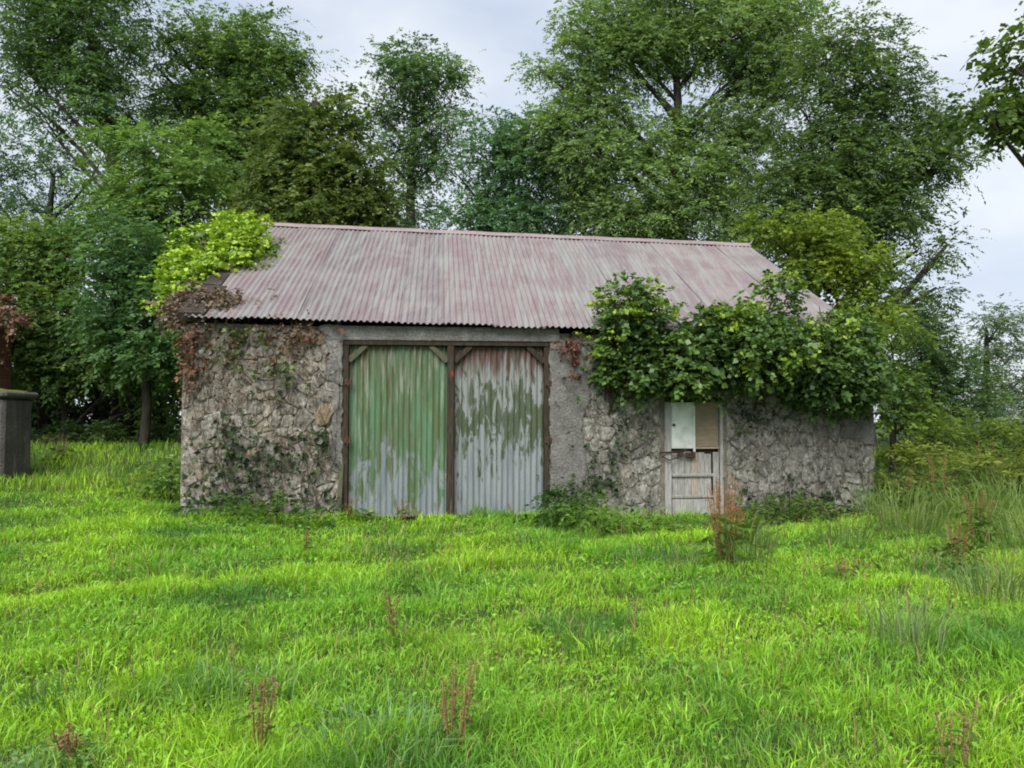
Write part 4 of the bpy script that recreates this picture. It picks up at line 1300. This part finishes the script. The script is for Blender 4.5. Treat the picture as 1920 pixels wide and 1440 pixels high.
rush('upright dull green rush clump around the tall rusty dock', 2.45, 8.2, .72, 260, .30, (.06, .10, .03), (.13, .17, .05))
rush('smaller dark rush tuft left of the tall rusty dock', 1.75, 8.0, .42, 150, .22, (.06, .11, .03), (.11, .17, .05))
rush('grey-green rush clump in the right foreground', 2.62, 5.2, .46, 240, .24, (.08, .13, .05), (.16, .21, .08))
rush('wide grey-green rush clump at the right frame edge', 4.1, 6.6, .55, 300, .34, (.07, .12, .04), (.15, .19, .07))
rush('tall rush clump right of the barn, nearest the frame edge', 6.3, 9.2, .85, 360, .45, (.07, .12, .03), (.15, .19, .06))
rush('tall rush clump right of the barn, nearest the wall corner', 5.2, 10.1, .75, 320, .40, (.07, .12, .03), (.16, .19, .06))
rush('rush clump halfway between the flattened dock and the barn', 4.1, 9.6, .50, 220, .30, (.06, .12, .03), (.13, .19, .05))
rush('dark green tussock in the middle of the field', .62, 5.3, .24, 200, .28, (.05, .13, .025), (.09, .20, .03))
rush('bluish long-bladed tussock in the bottom centre', -.62, 3.75, .26, 320, .40, (.08, .17, .06), (.15, .25, .10))
rush('pale long-bladed tussock left of the bottom centre dock', -1.55, 4.4, .26, 260, .36, (.09, .18, .05), (.17, .27, .09))
rush('dark tussock in the left foreground', -2.5, 4.3, .2, 200, .25, (.035, .09, .025), (.08, .16, .05))
rush('dark green grass tuft below the cart doors', .4, 9.1, .34, 260, .40, (.05, .13, .02), (.10, .22, .03))
rush('small dark grass tuft below the left cart door', -1.0, 7.7, .22, 180, .28, (.05, .13, .02), (.10, .2, .03))


rush('leafy green grass clump between the cart doors and the stable door', 1.55, 10.75, .42, 420, .45, (.07, .16, .025), (.14, .26, .04), name='tall_grass_clump')
rush('green grass clump at the foot of the right cart door jamb', .75, 11.3, .5, 300, .28, (.06, .13, .022), (.12, .22, .035), name='tall_grass_clump')
for k, (xx, yy, hh, lab) in enumerate((
        (5.6, 11.4, 1.0, 'straw-topped tall grass clump just right of the barn corner'),
        (6.5, 11.0, 1.05, 'straw-topped tall grass clump in the middle of the right weed bank'),
        (7.5, 11.6, 1.1, 'straw-topped tall grass clump at the right edge of the weed bank'),
        (6.9, 13.0, 1.15, 'tall seeding grass clump deep in the right weed bank'),
        (8.2, 13.4, 1.15, 'tall seeding grass clump far right behind the weed bank'))):
    rush(lab, xx, yy, hh * .85, 380, .5, (.08, .14, .03), (.14, .20, .05), name='tall_grass_clump')
for xx, yy, hh, lab in ((6.6, 12.0, 1.1, 'rusty seeding dock standing in the right weed bank'), (7.7, 12.6, 1.1, 'brown seeding dock at the right frame edge'),
                        (6.0, 10.0, .75, 'slim reddish dock before the right weed bank'), (4.9, 8.6, .5, 'dry straw-coloured stalks right of the flattened dock')):
    stalk_plant('dock_plant', lab, 'dock', xx, yy, hh, 8, .25, ((.19, .09, .035), (.32, .18, .07)), (.2, .12, .06), GRN, 50)


def weed(label, cat, px, py, Y, lobes, base, alt, leaf=.08, wid=.035, per=16, name='weed_clump', K=6, L=.22):
    return tree(name, label, cat, Y, lobes, [(px, py + 20), (px, py - 15), (px, py - 40)], .012, K, L, leaf, wid, base, alt, per, .09, 7, 6, droop=.3, shell=.2, limb=.1, dens=1.0, lum=1.1, lsc=1.0)


weed('leafy dark green weed bush between the cart doors and the stable door', 'weed', 1190, 1000, 10.6, [(1160, 985, 46, 22, .7), (1215, 985, 46, 20, .7), (1110, 975, 36, 22, .7), (1250, 995, 30, 14, .6)], (.07, .14, .022), (.15, .26, .04))
weed('green weeds at the right foot of the cart doors', 'weed', 1060, 960, 11.2, [(1060, 945, 34, 40), (1090, 960, 36, 26)], (.035, .08, .018), (.08, .15, .03))
weed('low dark weeds along the foot of the wall left of the cart doors', 'weed', 520, 965, 11.3, [(430, 958, 60, 8, .7), (520, 966, 60, 8, .7), (600, 970, 40, 12, .7)], (.035, .08, .018), (.09, .17, .03))
weed('bushy weed at the left corner of the barn', 'weed', 320, 900, 12.6, [(318, 868, 16, 24, .7), (300, 898, 28, 18, .7), (333, 890, 10, 34, .7)], (.07, .14, .03), (.15, .25, .05))
weed('yellow-green fern patch in the grass left of the barn', 'fern', 285, 915, 13.2, [(280, 905, 34, 12), (260, 920, 26, 10)], (.15, .22, .02), (.26, .32, .03), .10, .03, 18, 'fern')
weed('weeds along the foot of the wall right of the stable door', 'weed', 1480, 955, 12.0, [(1450, 962, 60, 10, .7), (1540, 962, 60, 12, .7), (1610, 958, 36, 16, .7)], (.045, .085, .02), (.10, .16, .035))
weed('tall olive weed bank right of the barn, in front', 'weed', 1760, 940, 12.8, [(1690, 895, 50, 56), (1760, 895, 60, 60), (1840, 895, 60, 62), (1910, 895, 50, 62), (1980, 895, 60, 60)], (.11, .16, .03), (.23, .28, .055), .09, .03, 12, 'weed_clump')
weed('tall green weed bank right of the barn, behind', 'weed', 1780, 860, 16.5, [(1680, 835, 46, 36), (1750, 830, 56, 40), (1830, 830, 60, 40), (1900, 825, 60, 40), (1980, 830, 60, 40)], (.09, .15, .03), (.20, .27, .055), .11, .035, 11, 'weed_clump')
weed('dark undergrowth at the edge of the hollow left of the barn', 'weed', 200, 850, 18.6, [(110, 820, 60, 26), (200, 820, 60, 28), (290, 815, 50, 34)], (.03, .06, .018), (.07, .12, .03), .11, .04, 9)

print('leaf quads', NLEAF[0])
